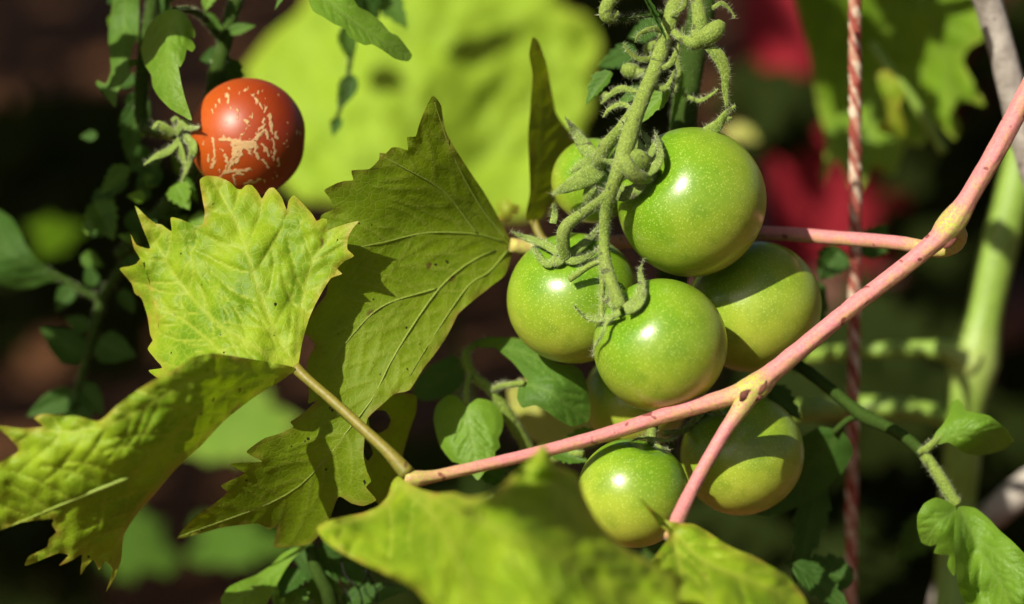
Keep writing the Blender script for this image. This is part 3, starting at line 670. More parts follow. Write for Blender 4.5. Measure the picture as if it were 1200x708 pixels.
st('pedicel', [(708, 285, -1.7, 3.5), (706, 330, -1.8, 3.5), (705, 360, -2.0, 3.2), (706, 380, -2.2, 3), (702, 396, -2.2, 3)], n=30)
st('pedicel', [(772, 470, 1.2, 5), (768, 492, -.2, 5.5), (764, 506, -1.0, 6), (764, 518, -1.5, 6)], n=16)
st('pedicel', [(778, 508, .8, 4), (800, 505, 1.4, 4), (815, 492, 1.6, 4.5), (828, 480, 1.6, 5)], n=20)
st('pedicel', [(790, 300, 2.6, 6), (815, 296, 2.4, 7), (846, 296, 2.6, 7)], n=16, hair=False)
# main stem behind
st('stem', [(850, -300, 8, 17), (824, 0, 5, 16), (814, 50, 4.6, 16), (805, 110, 4.6, 16), (800, 160, 4.8, 16), (790, 300, 7, 18), (780, 440, 8, 18), (770, 640, 9, 19), (780, 1200, 9, 22), (800, 2650, 8, 25)], 'stem_dark', n=120, sides=16)
# buds, curls and small leaves at the top of the truss
st('tendril', [(742, -16, -.6, 7), (722, -6, -.8, 8), (712, 6, -1.0, 8.5), (710, 18, -1.0, 8), (716, 22, -.9, 6), (724, 14, -.8, 4)], n=30)
st('tendril', [(716, 22, -.6, 4), (735, 22, -.2, 4), (752, 18, .2, 4), (776, 16, .5, 4)], 'stem_dark', n=20)
st('bud_stalk', [(812, -40, -.8, 8), (816, -5, -1, 8), (820, 20, -1.2, 9), (820, 40, -1.2, 11), (814, 50, -1.2, 10), (800, 46, -1.0, 5), (790, 38, -.6, 5)], n=40)
st('bud', [(816, 46, -1.2, 9), (826, 44, -1.4, 11), (836, 38, -1.5, 12), (843, 30, -1.5, 9), (846, 25, -1.5, 5)], n=26)
st('dried_sepal', [(830, 54, -1.3, 6), (842, 66, -1.3, 8), (850, 84, -1.2, 6.5), (850, 106, -1.1, 4), (852, 126, -1, 2)], n=30, flat=.4)
st('dried_sepal', [(836, 158, -.6, 7), (842, 146, -.8, 6), (850, 134, -1, 4), (862, 124, -1.2, 1.5)], n=24, flat=.5)
st('dried_sepal', [(826, 154, -.4, 5), (838, 146, -.3, 4.5), (850, 140, -.3, 3), (858, 138, -.3, 1.5)], n=20, flat=.5)
st('bud', [(764, 86, -.2, 3), (752, 86, 1.2, 6), (742, 84, 1.4, 9.5), (734, 82, 1.4, 9), (728, 80, 1.4, 4)], n=22)
st('bud', [(768, 50, .6, 3), (764, 56, 1.0, 8), (760, 60, 1.2, 8), (756, 64, 1.2, 3)], n=18)
st('bud', [(712, 116, 2, 3), (710, 112, 2, 5), (708, 108, 2, 2)], n=12)
def tl(parent, outline, ctrl, veins, mat, seed, label=None, spacing=3.0, bulge=.05, sec=13, wr=.05, ang=42, sl=26):
    o = leaf_mesh('leaf', parent, [(outline, ctrl, [])], M[mat], veins, spacing, bulge, wr, sec, ang, 1.8, seed, sec_len=sl, wave=.07)
    if label: o['label'] = label
    return o
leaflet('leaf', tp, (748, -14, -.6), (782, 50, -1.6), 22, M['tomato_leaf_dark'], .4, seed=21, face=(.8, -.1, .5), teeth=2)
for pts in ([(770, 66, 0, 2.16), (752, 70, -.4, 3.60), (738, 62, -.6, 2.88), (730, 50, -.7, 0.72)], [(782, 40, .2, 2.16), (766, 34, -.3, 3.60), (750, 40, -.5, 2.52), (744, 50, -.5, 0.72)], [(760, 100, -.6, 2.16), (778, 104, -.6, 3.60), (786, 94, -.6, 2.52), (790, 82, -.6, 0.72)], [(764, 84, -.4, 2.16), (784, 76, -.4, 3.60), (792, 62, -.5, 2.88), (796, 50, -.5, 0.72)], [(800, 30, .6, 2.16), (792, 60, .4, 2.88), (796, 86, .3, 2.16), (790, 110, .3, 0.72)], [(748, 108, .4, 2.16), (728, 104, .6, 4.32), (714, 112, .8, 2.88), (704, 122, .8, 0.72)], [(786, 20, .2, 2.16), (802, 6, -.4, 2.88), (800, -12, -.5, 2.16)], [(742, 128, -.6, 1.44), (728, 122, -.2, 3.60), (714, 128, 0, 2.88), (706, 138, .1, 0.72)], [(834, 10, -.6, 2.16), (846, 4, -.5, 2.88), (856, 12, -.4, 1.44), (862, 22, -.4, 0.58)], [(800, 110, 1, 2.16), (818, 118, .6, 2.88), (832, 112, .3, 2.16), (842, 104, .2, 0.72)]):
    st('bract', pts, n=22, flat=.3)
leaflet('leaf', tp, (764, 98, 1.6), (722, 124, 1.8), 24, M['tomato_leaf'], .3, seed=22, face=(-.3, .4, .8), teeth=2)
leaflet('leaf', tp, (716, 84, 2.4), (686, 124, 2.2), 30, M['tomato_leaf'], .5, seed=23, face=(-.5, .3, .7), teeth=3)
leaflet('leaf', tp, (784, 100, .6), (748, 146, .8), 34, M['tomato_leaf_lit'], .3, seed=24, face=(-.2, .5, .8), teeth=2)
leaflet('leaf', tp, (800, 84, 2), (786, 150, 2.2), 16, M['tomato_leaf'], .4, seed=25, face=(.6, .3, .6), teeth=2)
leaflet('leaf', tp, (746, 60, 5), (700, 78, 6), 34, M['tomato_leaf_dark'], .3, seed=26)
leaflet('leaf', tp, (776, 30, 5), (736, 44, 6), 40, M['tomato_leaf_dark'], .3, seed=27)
# leaves of the same plant left of and below the cluster
st('leaf_stalk', [(700, 610, 7.5, 8), (640, 555, 5.5, 8), (612, 514, 4.6, 8), (590, 478, 4.2, 7.5), (575, 457, 4.1, 6.5), (556, 442, 4.2, 6), (546, 420, 4.6, 5.5), (552, 408, 5, 4), (572, 398, 5, 3)], 'truss', n=60)
st('leaf_stalk', [(577, 457, 4.0, 4), (592, 452, 3.0, 4), (614, 449, 2.1, 3.5)], n=12)
st('leaf_stalk', [(552, 438, 4.0, 3), (547, 455, 3.6, 3.2), (547, 474, 3.2, 3.5)], n=14)
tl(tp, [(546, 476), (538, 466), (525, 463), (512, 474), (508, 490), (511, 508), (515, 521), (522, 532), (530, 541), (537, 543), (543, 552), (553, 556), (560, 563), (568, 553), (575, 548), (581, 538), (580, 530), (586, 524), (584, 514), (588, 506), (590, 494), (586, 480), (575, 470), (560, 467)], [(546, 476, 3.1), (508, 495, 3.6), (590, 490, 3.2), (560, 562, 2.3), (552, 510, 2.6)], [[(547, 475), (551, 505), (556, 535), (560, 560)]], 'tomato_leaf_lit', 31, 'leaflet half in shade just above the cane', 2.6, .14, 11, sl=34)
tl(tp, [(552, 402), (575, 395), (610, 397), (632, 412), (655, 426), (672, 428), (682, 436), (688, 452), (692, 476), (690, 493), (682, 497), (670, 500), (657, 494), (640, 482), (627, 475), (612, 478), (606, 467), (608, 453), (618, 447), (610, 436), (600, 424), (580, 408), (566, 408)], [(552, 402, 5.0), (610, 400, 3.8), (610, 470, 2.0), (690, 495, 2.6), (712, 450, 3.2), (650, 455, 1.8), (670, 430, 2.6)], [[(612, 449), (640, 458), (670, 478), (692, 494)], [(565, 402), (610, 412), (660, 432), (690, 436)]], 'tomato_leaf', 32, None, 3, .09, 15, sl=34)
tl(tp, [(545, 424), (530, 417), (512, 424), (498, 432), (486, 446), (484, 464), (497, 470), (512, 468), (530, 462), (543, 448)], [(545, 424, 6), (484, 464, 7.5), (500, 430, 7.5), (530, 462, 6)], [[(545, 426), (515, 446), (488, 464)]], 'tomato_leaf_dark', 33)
st('leaf_stalk', [(560, 600, 5, 5), (600, 570, 4.2, 5), (640, 545, 3.6, 5), (662, 532, 3.2, 4.5), (684, 532, 2.8, 4)], n=20)
leaflet('leaf', tp, (646, 530, 3.0), (690, 542, 2.8), 34, M['tomato_leaf'], .4, seed=34, face=(.1, .6, .7))
leaflet('leaf', tp, (700, 508, 3.6), (650, 528, 3.4), 30, M['tomato_leaf'], .4, seed=35, face=(-.1, .6, .7))
leaflet('leaf', tp, (560, 545, 4.6), (600, 572, 4.4), 36, M['tomato_leaf_dark'], .4, seed=36)
leaflet('leaf', tp, (470, 590, 6), (430, 545, 6), 44, M['tomato_leaf_dark'], .4, seed=37)
leaflet('leaf', tp, (900, 455, 4.5), (938, 492, 4.6), 36, M['tomato_leaf_dark'], .3, seed=38)
# right-hand branch with its leaves
st('branch', [(800, 380, 7, 7), (880, 400, 6.5, 7), (935, 428, 4.6, 7.5), (965, 450, 4.2, 7), (990, 470, 3.9, 7), (1012, 487, 3.6, 8.5), (1045, 503, 3.2, 7), (1070, 520, 2.9, 7), (1085, 536, 2.7, 6.5), (1102, 562, 2.4, 7), (1118, 586, 2.2, 8)], 'stem_dark', n=80, sides=14, hair=False)
st('branch', [(1084, 534, 2.55, 7), (1094, 548, 2.35, 7.2), (1108, 570, 2.2, 7.5), (1121, 592, 2.1, 8)], n=26)
st('leaf_stalk', [(1078, 530, 2.6, 4), (1088, 525, 2.3, 5), (1100, 514, 2.1, 4), (1112, 505, 2.0, 3)], n=16)
tl(tp, [(1090, 524), (1096, 508), (1105, 497), (1111, 486), (1116, 471), (1124, 468), (1132, 481), (1145, 484), (1159, 487), (1170, 495), (1180, 504), (1188, 517), (1176, 527), (1160, 532), (1146, 534), (1130, 531), (1112, 519), (1100, 521)], [(1090, 524, 2.2), (1118, 470, 2.9), (1160, 488, 1.7), (1188, 517, 3.0), (1146, 534, 3.2), (1175, 526, 3.6), (1130, 505, 1.5), (1152, 506, 1.5), (1128, 528, 2.2)], [[(1092, 522), (1120, 508), (1150, 508), (1186, 516)]], 'tomato_leaf_lit', 41, 'small lit leaflet beside the pale stem', 2.6, .12, 11)
tl(tp, [(1121, 596), (1112, 588), (1097, 583), (1083, 590), (1075, 604), (1075, 620), (1080, 636), (1090, 640), (1098, 638), (1094, 648), (1102, 650), (1112, 651), (1110, 663), (1118, 675), (1121, 655), (1121, 630)], [(1121, 596, 1.9), (1080, 600, 1.2), (1085, 636, 1.8), (1118, 672, 2.2), (1105, 620, 1.2)], [[(1121, 597), (1100, 612), (1084, 632)]], 'tomato_leaf_lit', 42, None, 2.6, .08, 11)
tl(tp, [(1123, 594), (1142, 595), (1158, 607), (1172, 622), (1186, 634), (1202, 650), (1220, 668), (1232, 700), (1236, 740), (1200, 760), (1165, 748), (1140, 720), (1130, 706), (1122, 685), (1119, 650), (1118, 618)], [(1123, 594, 1.9), (1119, 650, -.1), (1122, 685, -.2), (1139, 650, 1.6), (1147, 700, 1.3), (1164, 650, .7), (1186, 634, .5), (1196, 700, -.4), (1232, 700, .6), (1165, 748, .5)], [[(1124, 596), (1146, 640), (1176, 690), (1200, 750)], [(1140, 628), (1170, 650), (1215, 690)]], 'tomato_leaf_lit', 43, 'large lit leaflet in the lower right corner', 3, .16, 15, sl=50)
tl(tp, [(990, 508), (1000, 530), (986, 556), (962, 580), (930, 596), (900, 606), (880, 600), (895, 570), (912, 540), (935, 515), (962, 500)], [(990, 508, 4.0), (880, 600, 5.5), (1000, 530, 4.4), (935, 515, 5)], [[(985, 505), (950, 545), (890, 598)]], 'tomato_leaf_dark', 44, 'dark heart-shaped leaflet behind the lower right tomato', 3.2, .07, 16, sl=34)
st('leaf_stalk', [(1008, 488, 3.8, 4), (994, 492, 3.9, 4), (976, 508, 4.0, 3.5)], 'stem_dark', n=10, hair=False)
for i, (b, t, w_) in enumerate((((985, 290, 9.5), (960, 330, 9.5), 44), ((1010, 300, 10), (1040, 262, 11), 44), ((960, 560, 6.5), (930, 690, 6), 46), ((1000, 680, 5), (920, 660, 5.5), 50), ((930, 660, 4), (1000, 720, 4), 40), ((960, 330, 9), (930, 440, 10), 40))):
    leaflet('leaf', tp, b, t, w_, M['tomato_leaf_dark'], .3, seed=50 + i, face=(.2, .3, .8))
# unseen plant foliage above the picture, added to shade the vine leaf behind
for i in range(46):
    rgx = random.Random(600 + i); x, y, d = rgx.uniform(720, 1250), rgx.uniform(-420, -70), rgx.uniform(1, 13)
    leaflet('leaf', tp, (x, y, d), (x + rgx.uniform(-70, 70), y + rgx.uniform(20, 80), d + rgx.uniform(-2, 2)), rgx.uniform(34, 70), M['tomato_leaf'], .3, seed=700 + i, nu=14, nv=4, face=(-.5, .5, .7))
st('branch', [(850, -300, 8, 9), (960, -260, 8, 8), (1080, -230, 9, 7), (1240, -260, 10, 6)], 'stem_dark', hair=False)
hairs(tp, runs + SEPAL_RUNS, M['hair'], 110, .0027, 3, .000028)

# ------------------------------------------------------------------ the plant that carries the ripe tomato
lp = thing('tomato_plant', P(265, -60, 6), 'leafy tomato plant hanging down around the red tomato', 'tomato plant')
lruns = []
def sl(name, pts, mat='truss', **kw):
    o, c, r = tube(name, lp, pts, M[mat], bump=.10, **kw); lruns.append((c, r)); return o
sl('stem', [(300, -200, 7, 10), (282, -30, 6.5, 9), (272, 15, 6.4, 9), (262, 55, 6.2, 9), (254, 90, 6.2, 10), (246, 130, 6.6, 10), (225, 200, 7, 10), (180, 260, 8, 10), (140, 300, 9, 8)], 'stem_dark', n=60)
sl('stem', [(185, -80, 6, 8), (178, 10, 6, 8), (168, 70, 6, 8), (165, 130, 6.2, 8), (172, 150, 6, 8), (186, 154, 4.6, 8), (204, 158, 3.8, 8, .4), (222, 160, 3.0, 8)], 'stem_dark', n=50)
sl('leaf_stalk', [(262, 50, 6.2, 5), (240, 22, 5.2, 4.5), (222, 12, 3.6, 4), (204, 12, 2.6, 4)], 'stem_dark', n=24)
tl(lp, [(195, 12), (207, 11), (217, 16), (223, 25), (229, 38), (228, 45), (223, 43), (229, 55), (225, 61), (219, 58), (216, 70), (211, 79), (209, 77), (212, 95), (216, 112), (225, 141), (214, 136), (200, 128), (187, 115), (179, 102), (177, 88), (169, 75), (165, 58), (168, 45), (172, 33), (183, 19)], [(205, 12, 2.4), (228, 45, 2.6), (166, 60, 4.2), (198, 60, 1.8), (225, 141, 1.2), (180, 100, 2.2), (205, 100, 1.4)], [[(205, 13), (197, 50), (200, 90), (224, 139)]], 'tomato_leaf_lit', 61, 'half lit leaf hanging over the red tomato', 2.6, .09, 12, sl=34)
tl(lp, [(135, -30), (160, -25), (163, 10), (162, 42), (155, 55), (154, 64), (150, 75), (153, 87), (146, 96), (138, 108), (135, 126), (125, 115), (112, 98), (114, 94), (124, 98), (130, 83), (128, 60), (127, 40), (131, 8)], [(147, -28, 6), (162, 42, 5.6), (128, 50, 6), (145, 60, 5), (113, 97, 5.2), (136, 120, 4.6)], [[(148, -20), (144, 50), (137, 120)]], 'tomato_leaf', 62, None, 2.8, .08, 12)
tl(lp, [(360, -14), (366, 12), (379, 20), (391, 28), (403, 33), (410, 44), (427, 53), (436, 52), (447, 58), (463, 69), (478, 72), (483, 65), (475, 53), (466, 42), (457, 38), (447, 26), (432, 14), (420, 8), (410, -8), (390, -22)], [(360, -14, 2.4), (447, 58, 1.0), (482, 68, 2.2), (410, -8, 2.4), (447, 26, 2.4), (410, 25, 1.4)], [[(372, -10), (410, 22), (445, 46), (480, 67)]], 'tomato_leaf_lit', 63, 'lit leaf hanging at the top edge before the big blurred leaf', 2.6, .09, 11, sl=26)
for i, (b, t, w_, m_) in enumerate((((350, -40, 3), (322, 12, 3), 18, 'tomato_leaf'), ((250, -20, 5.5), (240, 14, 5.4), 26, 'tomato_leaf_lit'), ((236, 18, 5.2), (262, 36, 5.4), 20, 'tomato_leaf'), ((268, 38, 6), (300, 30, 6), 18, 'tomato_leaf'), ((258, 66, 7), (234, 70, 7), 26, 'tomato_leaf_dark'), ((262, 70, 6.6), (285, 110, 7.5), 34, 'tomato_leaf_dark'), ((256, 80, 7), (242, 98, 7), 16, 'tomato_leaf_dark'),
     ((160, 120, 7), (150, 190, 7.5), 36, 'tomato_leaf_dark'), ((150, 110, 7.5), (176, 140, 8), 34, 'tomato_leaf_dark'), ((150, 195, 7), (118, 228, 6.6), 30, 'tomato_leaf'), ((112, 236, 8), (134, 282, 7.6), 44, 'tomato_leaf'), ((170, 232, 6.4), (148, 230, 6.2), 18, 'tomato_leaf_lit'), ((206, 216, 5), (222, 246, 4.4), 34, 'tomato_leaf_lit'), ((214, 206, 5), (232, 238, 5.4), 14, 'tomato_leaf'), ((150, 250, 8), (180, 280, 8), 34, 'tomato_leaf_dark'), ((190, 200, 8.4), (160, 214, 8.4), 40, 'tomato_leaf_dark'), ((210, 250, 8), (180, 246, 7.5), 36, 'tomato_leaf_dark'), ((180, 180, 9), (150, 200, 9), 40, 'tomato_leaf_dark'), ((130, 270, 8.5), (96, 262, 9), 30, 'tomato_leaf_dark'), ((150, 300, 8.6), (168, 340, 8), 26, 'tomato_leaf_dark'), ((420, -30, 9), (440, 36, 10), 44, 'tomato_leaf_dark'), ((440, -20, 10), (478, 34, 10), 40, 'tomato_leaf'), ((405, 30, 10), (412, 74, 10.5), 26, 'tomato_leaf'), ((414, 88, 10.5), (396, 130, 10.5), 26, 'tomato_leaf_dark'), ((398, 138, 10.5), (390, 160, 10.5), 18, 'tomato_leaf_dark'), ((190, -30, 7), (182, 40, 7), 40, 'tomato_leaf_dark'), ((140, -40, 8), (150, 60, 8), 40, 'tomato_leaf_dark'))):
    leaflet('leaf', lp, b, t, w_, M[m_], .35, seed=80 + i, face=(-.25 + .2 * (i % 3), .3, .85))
sl('leaf_stalk', [(440, -60, 9.6, 4), (420, 0, 9.8, 3.5), (412, 60, 10.4, 3), (404, 110, 10.5, 2.5), (394, 140, 10.5, 2)], 'stem_dark', n=24)
for i in range(30):
    rgx = random.Random(900 + i); x, y = (rgx.uniform(95, 225), rgx.uniform(175, 300)) if i < 20 else (rgx.uniform(110, 200), rgx.uniform(20, 170)); d = rgx.uniform(6, 10); a = rgx.uniform(0, 6.28); le = rgx.uniform(18, 34)
    leaflet('leaf', lp, (x, y, d), (x + le * math.cos(a), y + le * math.sin(a), d - rgx.uniform(-.5, 1)), le * rgx.uniform(.7, 1.0), M[('tomato_leaf', 'tomato_leaf_dark', 'tomato_leaf_lit')[i % 3]], rgx.uniform(.2, .6), seed=950 + i, nu=18, nv=6, face=(rgx.uniform(-.6, .2), rgx.uniform(.1, .6), .7))
# dark sprig low at the left
sl('leaf_stalk', [(170, 268, 8.8, 6), (148, 305, 9.4, 6), (132, 330, 9.8, 6), (119, 351, 10, 6), (112, 380, 10, 5.5), (103, 412, 10, 5.5), (94, 446, 10, 5), (88, 478, 10, 4)], 'stem_dark', n=40)
sl('leaf_stalk', [(119, 351, 10, 4.5), (98, 342, 10, 4), (74, 327, 10, 4), (40, 310, 10, 3)], 'stem_dark', n=20)
tl(lp, [(76, 329), (60, 317), (42, 303), (30, 286), (24, 272), (14, 256), (-6, 244), (-30, 250), (-50, 290), (-30, 325), (0, 334), (20, 339), (40, 337), (56, 331)], [(76, 329, 10), (-6, 244, 11.5), (-50, 290, 11), (20, 339, 10.6), (20, 300, 9.6)], [[(74, 327), (40, 310), (0, 290), (-40, 280)]], 'tomato_leaf_dark', 64, None, 3.4, .1, 16, sl=40)
for i, (b, t, w_) in enumerate((((84, 334, 10), (66, 366, 9.8), 24), ((110, 336, 10), (102, 310, 10), 20), ((104, 386, 10), (76, 372, 10), 24), ((98, 420, 10), (47, 384, 9.8), 42), ((112, 404, 10), (160, 418, 9.8), 42), ((141, 340, 10), (158, 368, 10), 20), ((90, 462, 10), (30, 488, 9.8), 34), ((94, 450, 10), (122, 488, 10), 30), ((90, 470, 10), (96, 520, 10), 34))):
    leaflet('leaf', lp, b, t, w_, M['tomato_leaf_dark'], .25, seed=120 + i, teeth=3, tooth=.08, face=(.1, .3, .9))
# curled leaves low in the middle
cl = thing('tomato_plant', P(380, 2500, 10), 'curled tomato leaves with black dry twigs under the olive leaf', 'tomato plant')
def scl(name, pts, mat='stem_dark', **kw): return tube(name, cl, pts, M[mat], bump=.1, **kw)[0]
scl('stem', [(352, 560, 5, 5), (362, 640, 4.4, 6), (372, 672, 4.2, 8), (388, 706, 4.4, 9), (400, 800, 6, 10), (420, 1300, 9, 12), (400, 2500, 10, 16)], 'stem_dark', n=60)
tl(cl, [(362, 640), (345, 642), (330, 650), (318, 662), (300, 674), (284, 680), (268, 688), (259, 702), (262, 726), (290, 730), (310, 712), (322, 690), (334, 668), (346, 652)], [(362, 640, 4), (259, 702, 3), (300, 674, 4.2), (310, 712, 2.4), (290, 695, 2.9)], [[(360, 641), (325, 668), (290, 694), (262, 716)]], 'tomato_leaf_lit', 71, None, 2.8, .1, 12)
for i, (b, t, w_, m_) in enumerate((((352, 668, 4.4), (328, 702, 3.8), 40, 'tomato_leaf_dark'), ((345, 690, 4.6), (356, 720, 4), 34, 'tomato_leaf'), ((372, 640, 5), (440, 690, 5.5), 50, 'tomato_leaf_dark'), ((380, 640, 6), (420, 640, 6), 40, 'tomato_leaf_dark'), ((400, 706, 5), (480, 690, 5), 34, 'tomato_leaf_dark'), ((372, 672, 5), (392, 720, 6), 44, 'tomato_leaf'), ((320, 690, 6), (350, 720, 7), 40, 'tomato_leaf'), ((392, 690, 7), (340, 640, 8), 40, 'tomato_leaf_dark'))):
    leaflet('leaf', cl, b, t, w_, M[m_], .4, seed=140 + i, face=(-.2, .5, .7))
for pts in ([(400, 655, 4, 1), (405, 675, 4, 1), (420, 690, 4, 1), (426, 712, 4, 1)], [(420, 690, 4, .9), (428, 680, 4, .9), (432, 668, 4, .7)], [(404, 690, 4, .8), (410, 702, 4, .8), (412, 716, 4, .7)], [(428, 668, 4.2, .9), (440, 690, 4.2, .9), (442, 712, 4.2, .8)], [(440, 692, 4.2, .8), (452, 684, 4.2, .7), (462, 688, 4.2, .6)]):
    scl('twig', pts, 'dry_twig', n=16, sides=5)
hairs(lp, lruns, M['hair'], 60, .0018, 4, .00005)

# ------------------------------------------------------------------ the grapevine in front
gv = thing('grapevine', P(1500, -350, -4), 'pink grapevine cane with large yellow-green leaves crossing before the tomatoes', 'grapevine')
tube('cane', gv, [(1650, -700, -8, 14.88), (1400, -230, -4, 13.95), (1230, 62, -2.6, 12.09), (1190, 136, -2.4, 11.72), (1160, 190, -2.3, 11.35), (1134, 234, -2.2, 11.72, .0), (1122, 253, -2.2, 14.88, .7), (1109, 269, -2.2, 15.35, .9), (1096, 283, -2.2, 11.62, .1), (1060, 313, -2.2, 10.23, 0), (1000, 359, -2.3, 10.23, 0), (945, 404, -2.4, 10.51, 0), (905, 437, -2.5, 11.62, .15), (888, 452, -2.6, 15.35, .9), (872, 460, -2.6, 14.42, .9), (852, 466, -2.6, 10.70, .4), (780, 487, -2.7, 9.11), (700, 512, -2.9, 8.00), (620, 533, -3.2, 7.25), (560, 547, -3.5, 6.98, .25), (510, 558, -3.8, 7.25, .6), (488, 561, -4.0, 9.30, .8), (474, 560, -4.1, 6.98, .8)], M['cane'], sides=28, n=260, bump=.06, ridge=.035)
tube('petiole', gv, [(880, 460, -2.7, 13, .9), (868, 479, -3.0, 10.5, .7), (852, 502, -3.2, 8.5, .15), (835, 530, -3.4, 8, 0), (817, 562, -3.7, 8, 0), (804, 588, -4.1, 8.5, 0), (794, 610, -4.6, 9, .1), (786, 630, -5.2, 8.5, .6)], M['cane'], sides=20, n=80, bump=.06, ridge=.03)
tube('petiole', gv, [(1112, 262, -2.0, 12, .9), (1124, 275, -1.4, 10, .9), (1118, 289, -1.0, 8.5, .9), (1100, 294, -.6, 8, .8), (1078, 289, 0, 8.5, .6), (1045, 284, .8, 8.5, .0), (980, 279, 2.4, 8.5, 0), (900, 273, 3.9, 8, 0), (820, 276, 4.8, 8, 0), (720, 284, 4.4, 8, .4), (650, 290, 3.9, 9, .9), (618, 290, 3.6, 9.5, 1.0), (598, 287, 3.4, 8, 1)], M['cane'], sides=14, n=90, bump=.05)
tube('petiole', gv, [(346, 431, -2.05, 7), (362, 446, -2.3, 6), (390, 470, -2.8, 6), (425, 502, -3.4, 6.5), (455, 530, -3.8, 7.5), (478, 556, -4.0, 10)], M['petiole_olive'], sides=14, n=40, bump=.05)

for pts in ([(868, 470, -3.95, 2), (872, 464, -4.15, 5), (876, 459, -4.1, 3), (880, 457, -4.05, 1)], [(889, 462, -3.9, 1.5), (893, 457, -4.0, 3), (897, 451, -3.95, 2.6), (898, 446, -3.8, 1)], [(886, 470, -3.5, 1), (890, 466, -3.6, 2.4), (893, 464, -3.5, 1)], [(1106, 291, -3.0, 1.5), (1113, 286, -3.1, 3), (1120, 280, -3.0, 2)]):
    tube('bud_scar', gv, pts, M['scar_bark'], n=14, sides=7, bump=.5, flat=.5)
# left leaf: upper half facing the sun, lower half folded towards the camera
A1 = [(234, 211), (242, 206), (255, 207), (269, 213), (277, 221), (283, 222), (288, 217), (295, 217), (302, 225), (307, 233), (311, 226), (315, 221), (321, 220), (330, 231), (336, 246), (338, 236), (344, 229), (355, 239), (366, 251), (371, 259), (377, 256), (383, 257), (384, 270), (392, 267), (407, 262), (421, 259), (414, 267), (408, 278), (407, 292), (415, 300), (404, 306), (395, 315), (401, 321), (388, 326), (380, 338), (370, 356), (362, 374), (354, 402), (350, 425), (346, 433), (320, 444), (270, 450), (230, 452), (198, 450), (180, 440), (174, 434), (190, 431), (182, 421), (173, 409), (179, 399), (183, 385), (183, 368), (178, 345), (171, 322), (164, 303), (157, 291), (153, 274), (160, 287), (176, 291), (167, 267), (158, 241), (170, 252), (182, 262), (189, 263), (201, 271), (200, 255), (212, 257), (228, 264), (237, 263), (240, 250), (237, 232)]
A1c = [(346, 432, -2.0), (250, 210, .4), (300, 225, .5), (421, 259, -.9), (400, 320, -.8), (360, 372, -1.2), (158, 241, .6), (175, 408, .2), (300, 330, -.9), (240, 330, -.4), (300, 270, -.3), (350, 300, -.5), (290, 390, -1.8), (230, 440, -2.0), (320, 440, -2.5), (200, 300, .4)]
A2 = [(347, 432), (325, 426), (290, 420), (250, 414), (227, 418), (213, 428), (190, 440), (163, 456), (135, 477), (124, 488), (114, 494), (92, 488), (73, 487), (51, 485), (40, 490), (50, 500), (26, 502), (-4, 499), (10, 512), (22, 528), (0, 542), (-30, 556), (-50, 600), (-36, 644), (0, 622), (27, 612), (62, 608), (61, 615), (66, 624), (57, 632), (55, 641), (34, 652), (29, 663), (42, 659), (56, 653), (70, 648), (80, 651), (69, 663), (84, 657), (96, 650), (94, 674), (102, 663), (110, 656), (116, 668), (123, 658), (132, 668), (124, 694), (134, 678), (142, 656), (145, 627), (161, 602), (183, 577), (205, 551), (235, 523), (264, 492), (300, 464), (330, 446)]
A2c = [(347, 432, -2.1), (250, 414, -5.2), (163, 456, -7.0), (60, 487, -6.4), (-40, 590, -5.4), (30, 655, -3.4), (120, 690, -2.4), (145, 627, -3.2), (205, 551, -4.0), (264, 492, -3.2), (300, 464, -2.6), (150, 540, -6.0), (230, 470, -5.6), (80, 570, -5.8)]
A3 = [(140, 315), (152, 312), (160, 309), (165, 303), (172, 322), (179, 345), (185, 368), (185, 385), (181, 402), (176, 392), (173, 372), (166, 350), (158, 344), (154, 332)]
A3c = [(165, 303, .5), (184, 370, .3), (180, 400, .2), (140, 315, 1.7), (158, 344, 1.6)]
Av = [[(346, 430), (318, 380), (300, 330), (280, 270), (250, 212)], [(346, 430), (270, 390), (210, 330), (162, 245)], [(346, 430), (352, 370), (370, 300), (415, 261)], [(346, 430), (280, 425), (215, 375), (184, 362)], [(347, 432), (250, 470), (150, 560), (90, 584), (0, 622)], [(347, 432), (240, 440), (120, 500), (0, 505)], [(347, 432), (265, 488), (190, 560), (140, 630), (126, 690)]]
o = leaf_mesh('leaf', gv, [(A1, A1c, []), (A2, A2c, []), (A3, A3c, [])], M['vine_leaf'], Av, 3.0, .10, .24, 30, 50, 1.9, 1, wave=.25, vein_tubes=[Av[4][2:]] , tube_r=3.0, tube_mat=M['vine_vein'])
o['label'] = 'yellow-green leaf folded in two below the red tomato'

# olive leaf seen from below, its stalk passing behind the tomatoes
B1 = [(600, 287), (592, 270), (580, 247), (567, 225), (550, 200), (535, 177), (523, 156), (519, 138), (517, 124), (512, 116), (507, 112), (500, 124), (494, 138), (490, 150), (487, 160), (477, 161), (478, 176), (468, 173), (459, 173), (452, 180), (445, 179), (444, 187), (433, 198), (412, 200), (414, 211), (404, 212), (394, 215), (380, 223), (387, 233), (391, 245), (377, 252), (372, 270), (380, 300), (384, 330), (382, 345), (368, 364), (353, 387), (364, 396), (369, 405), (362, 420), (359, 437), (362, 461), (361, 473), (370, 470), (360, 480), (350, 488), (340, 495), (344, 500), (328, 508), (309, 514), (289, 529), (298, 536), (307, 541), (270, 543), (279, 550), (286, 555), (259, 569), (266, 577), (250, 591), (226, 608), (207, 631), (232, 626), (262, 618), (300, 614), (315, 620), (325, 618), (321, 641), (340, 641), (362, 638), (376, 625), (387, 606), (397, 582), (412, 590), (426, 593), (441, 586), (429, 571), (435, 564), (430, 552), (426, 535), (427, 515), (431, 490), (448, 474), (462, 462), (480, 457), (496, 432), (508, 417), (520, 400), (530, 382), (537, 368), (550, 356), (575, 336), (592, 322), (599, 300)]
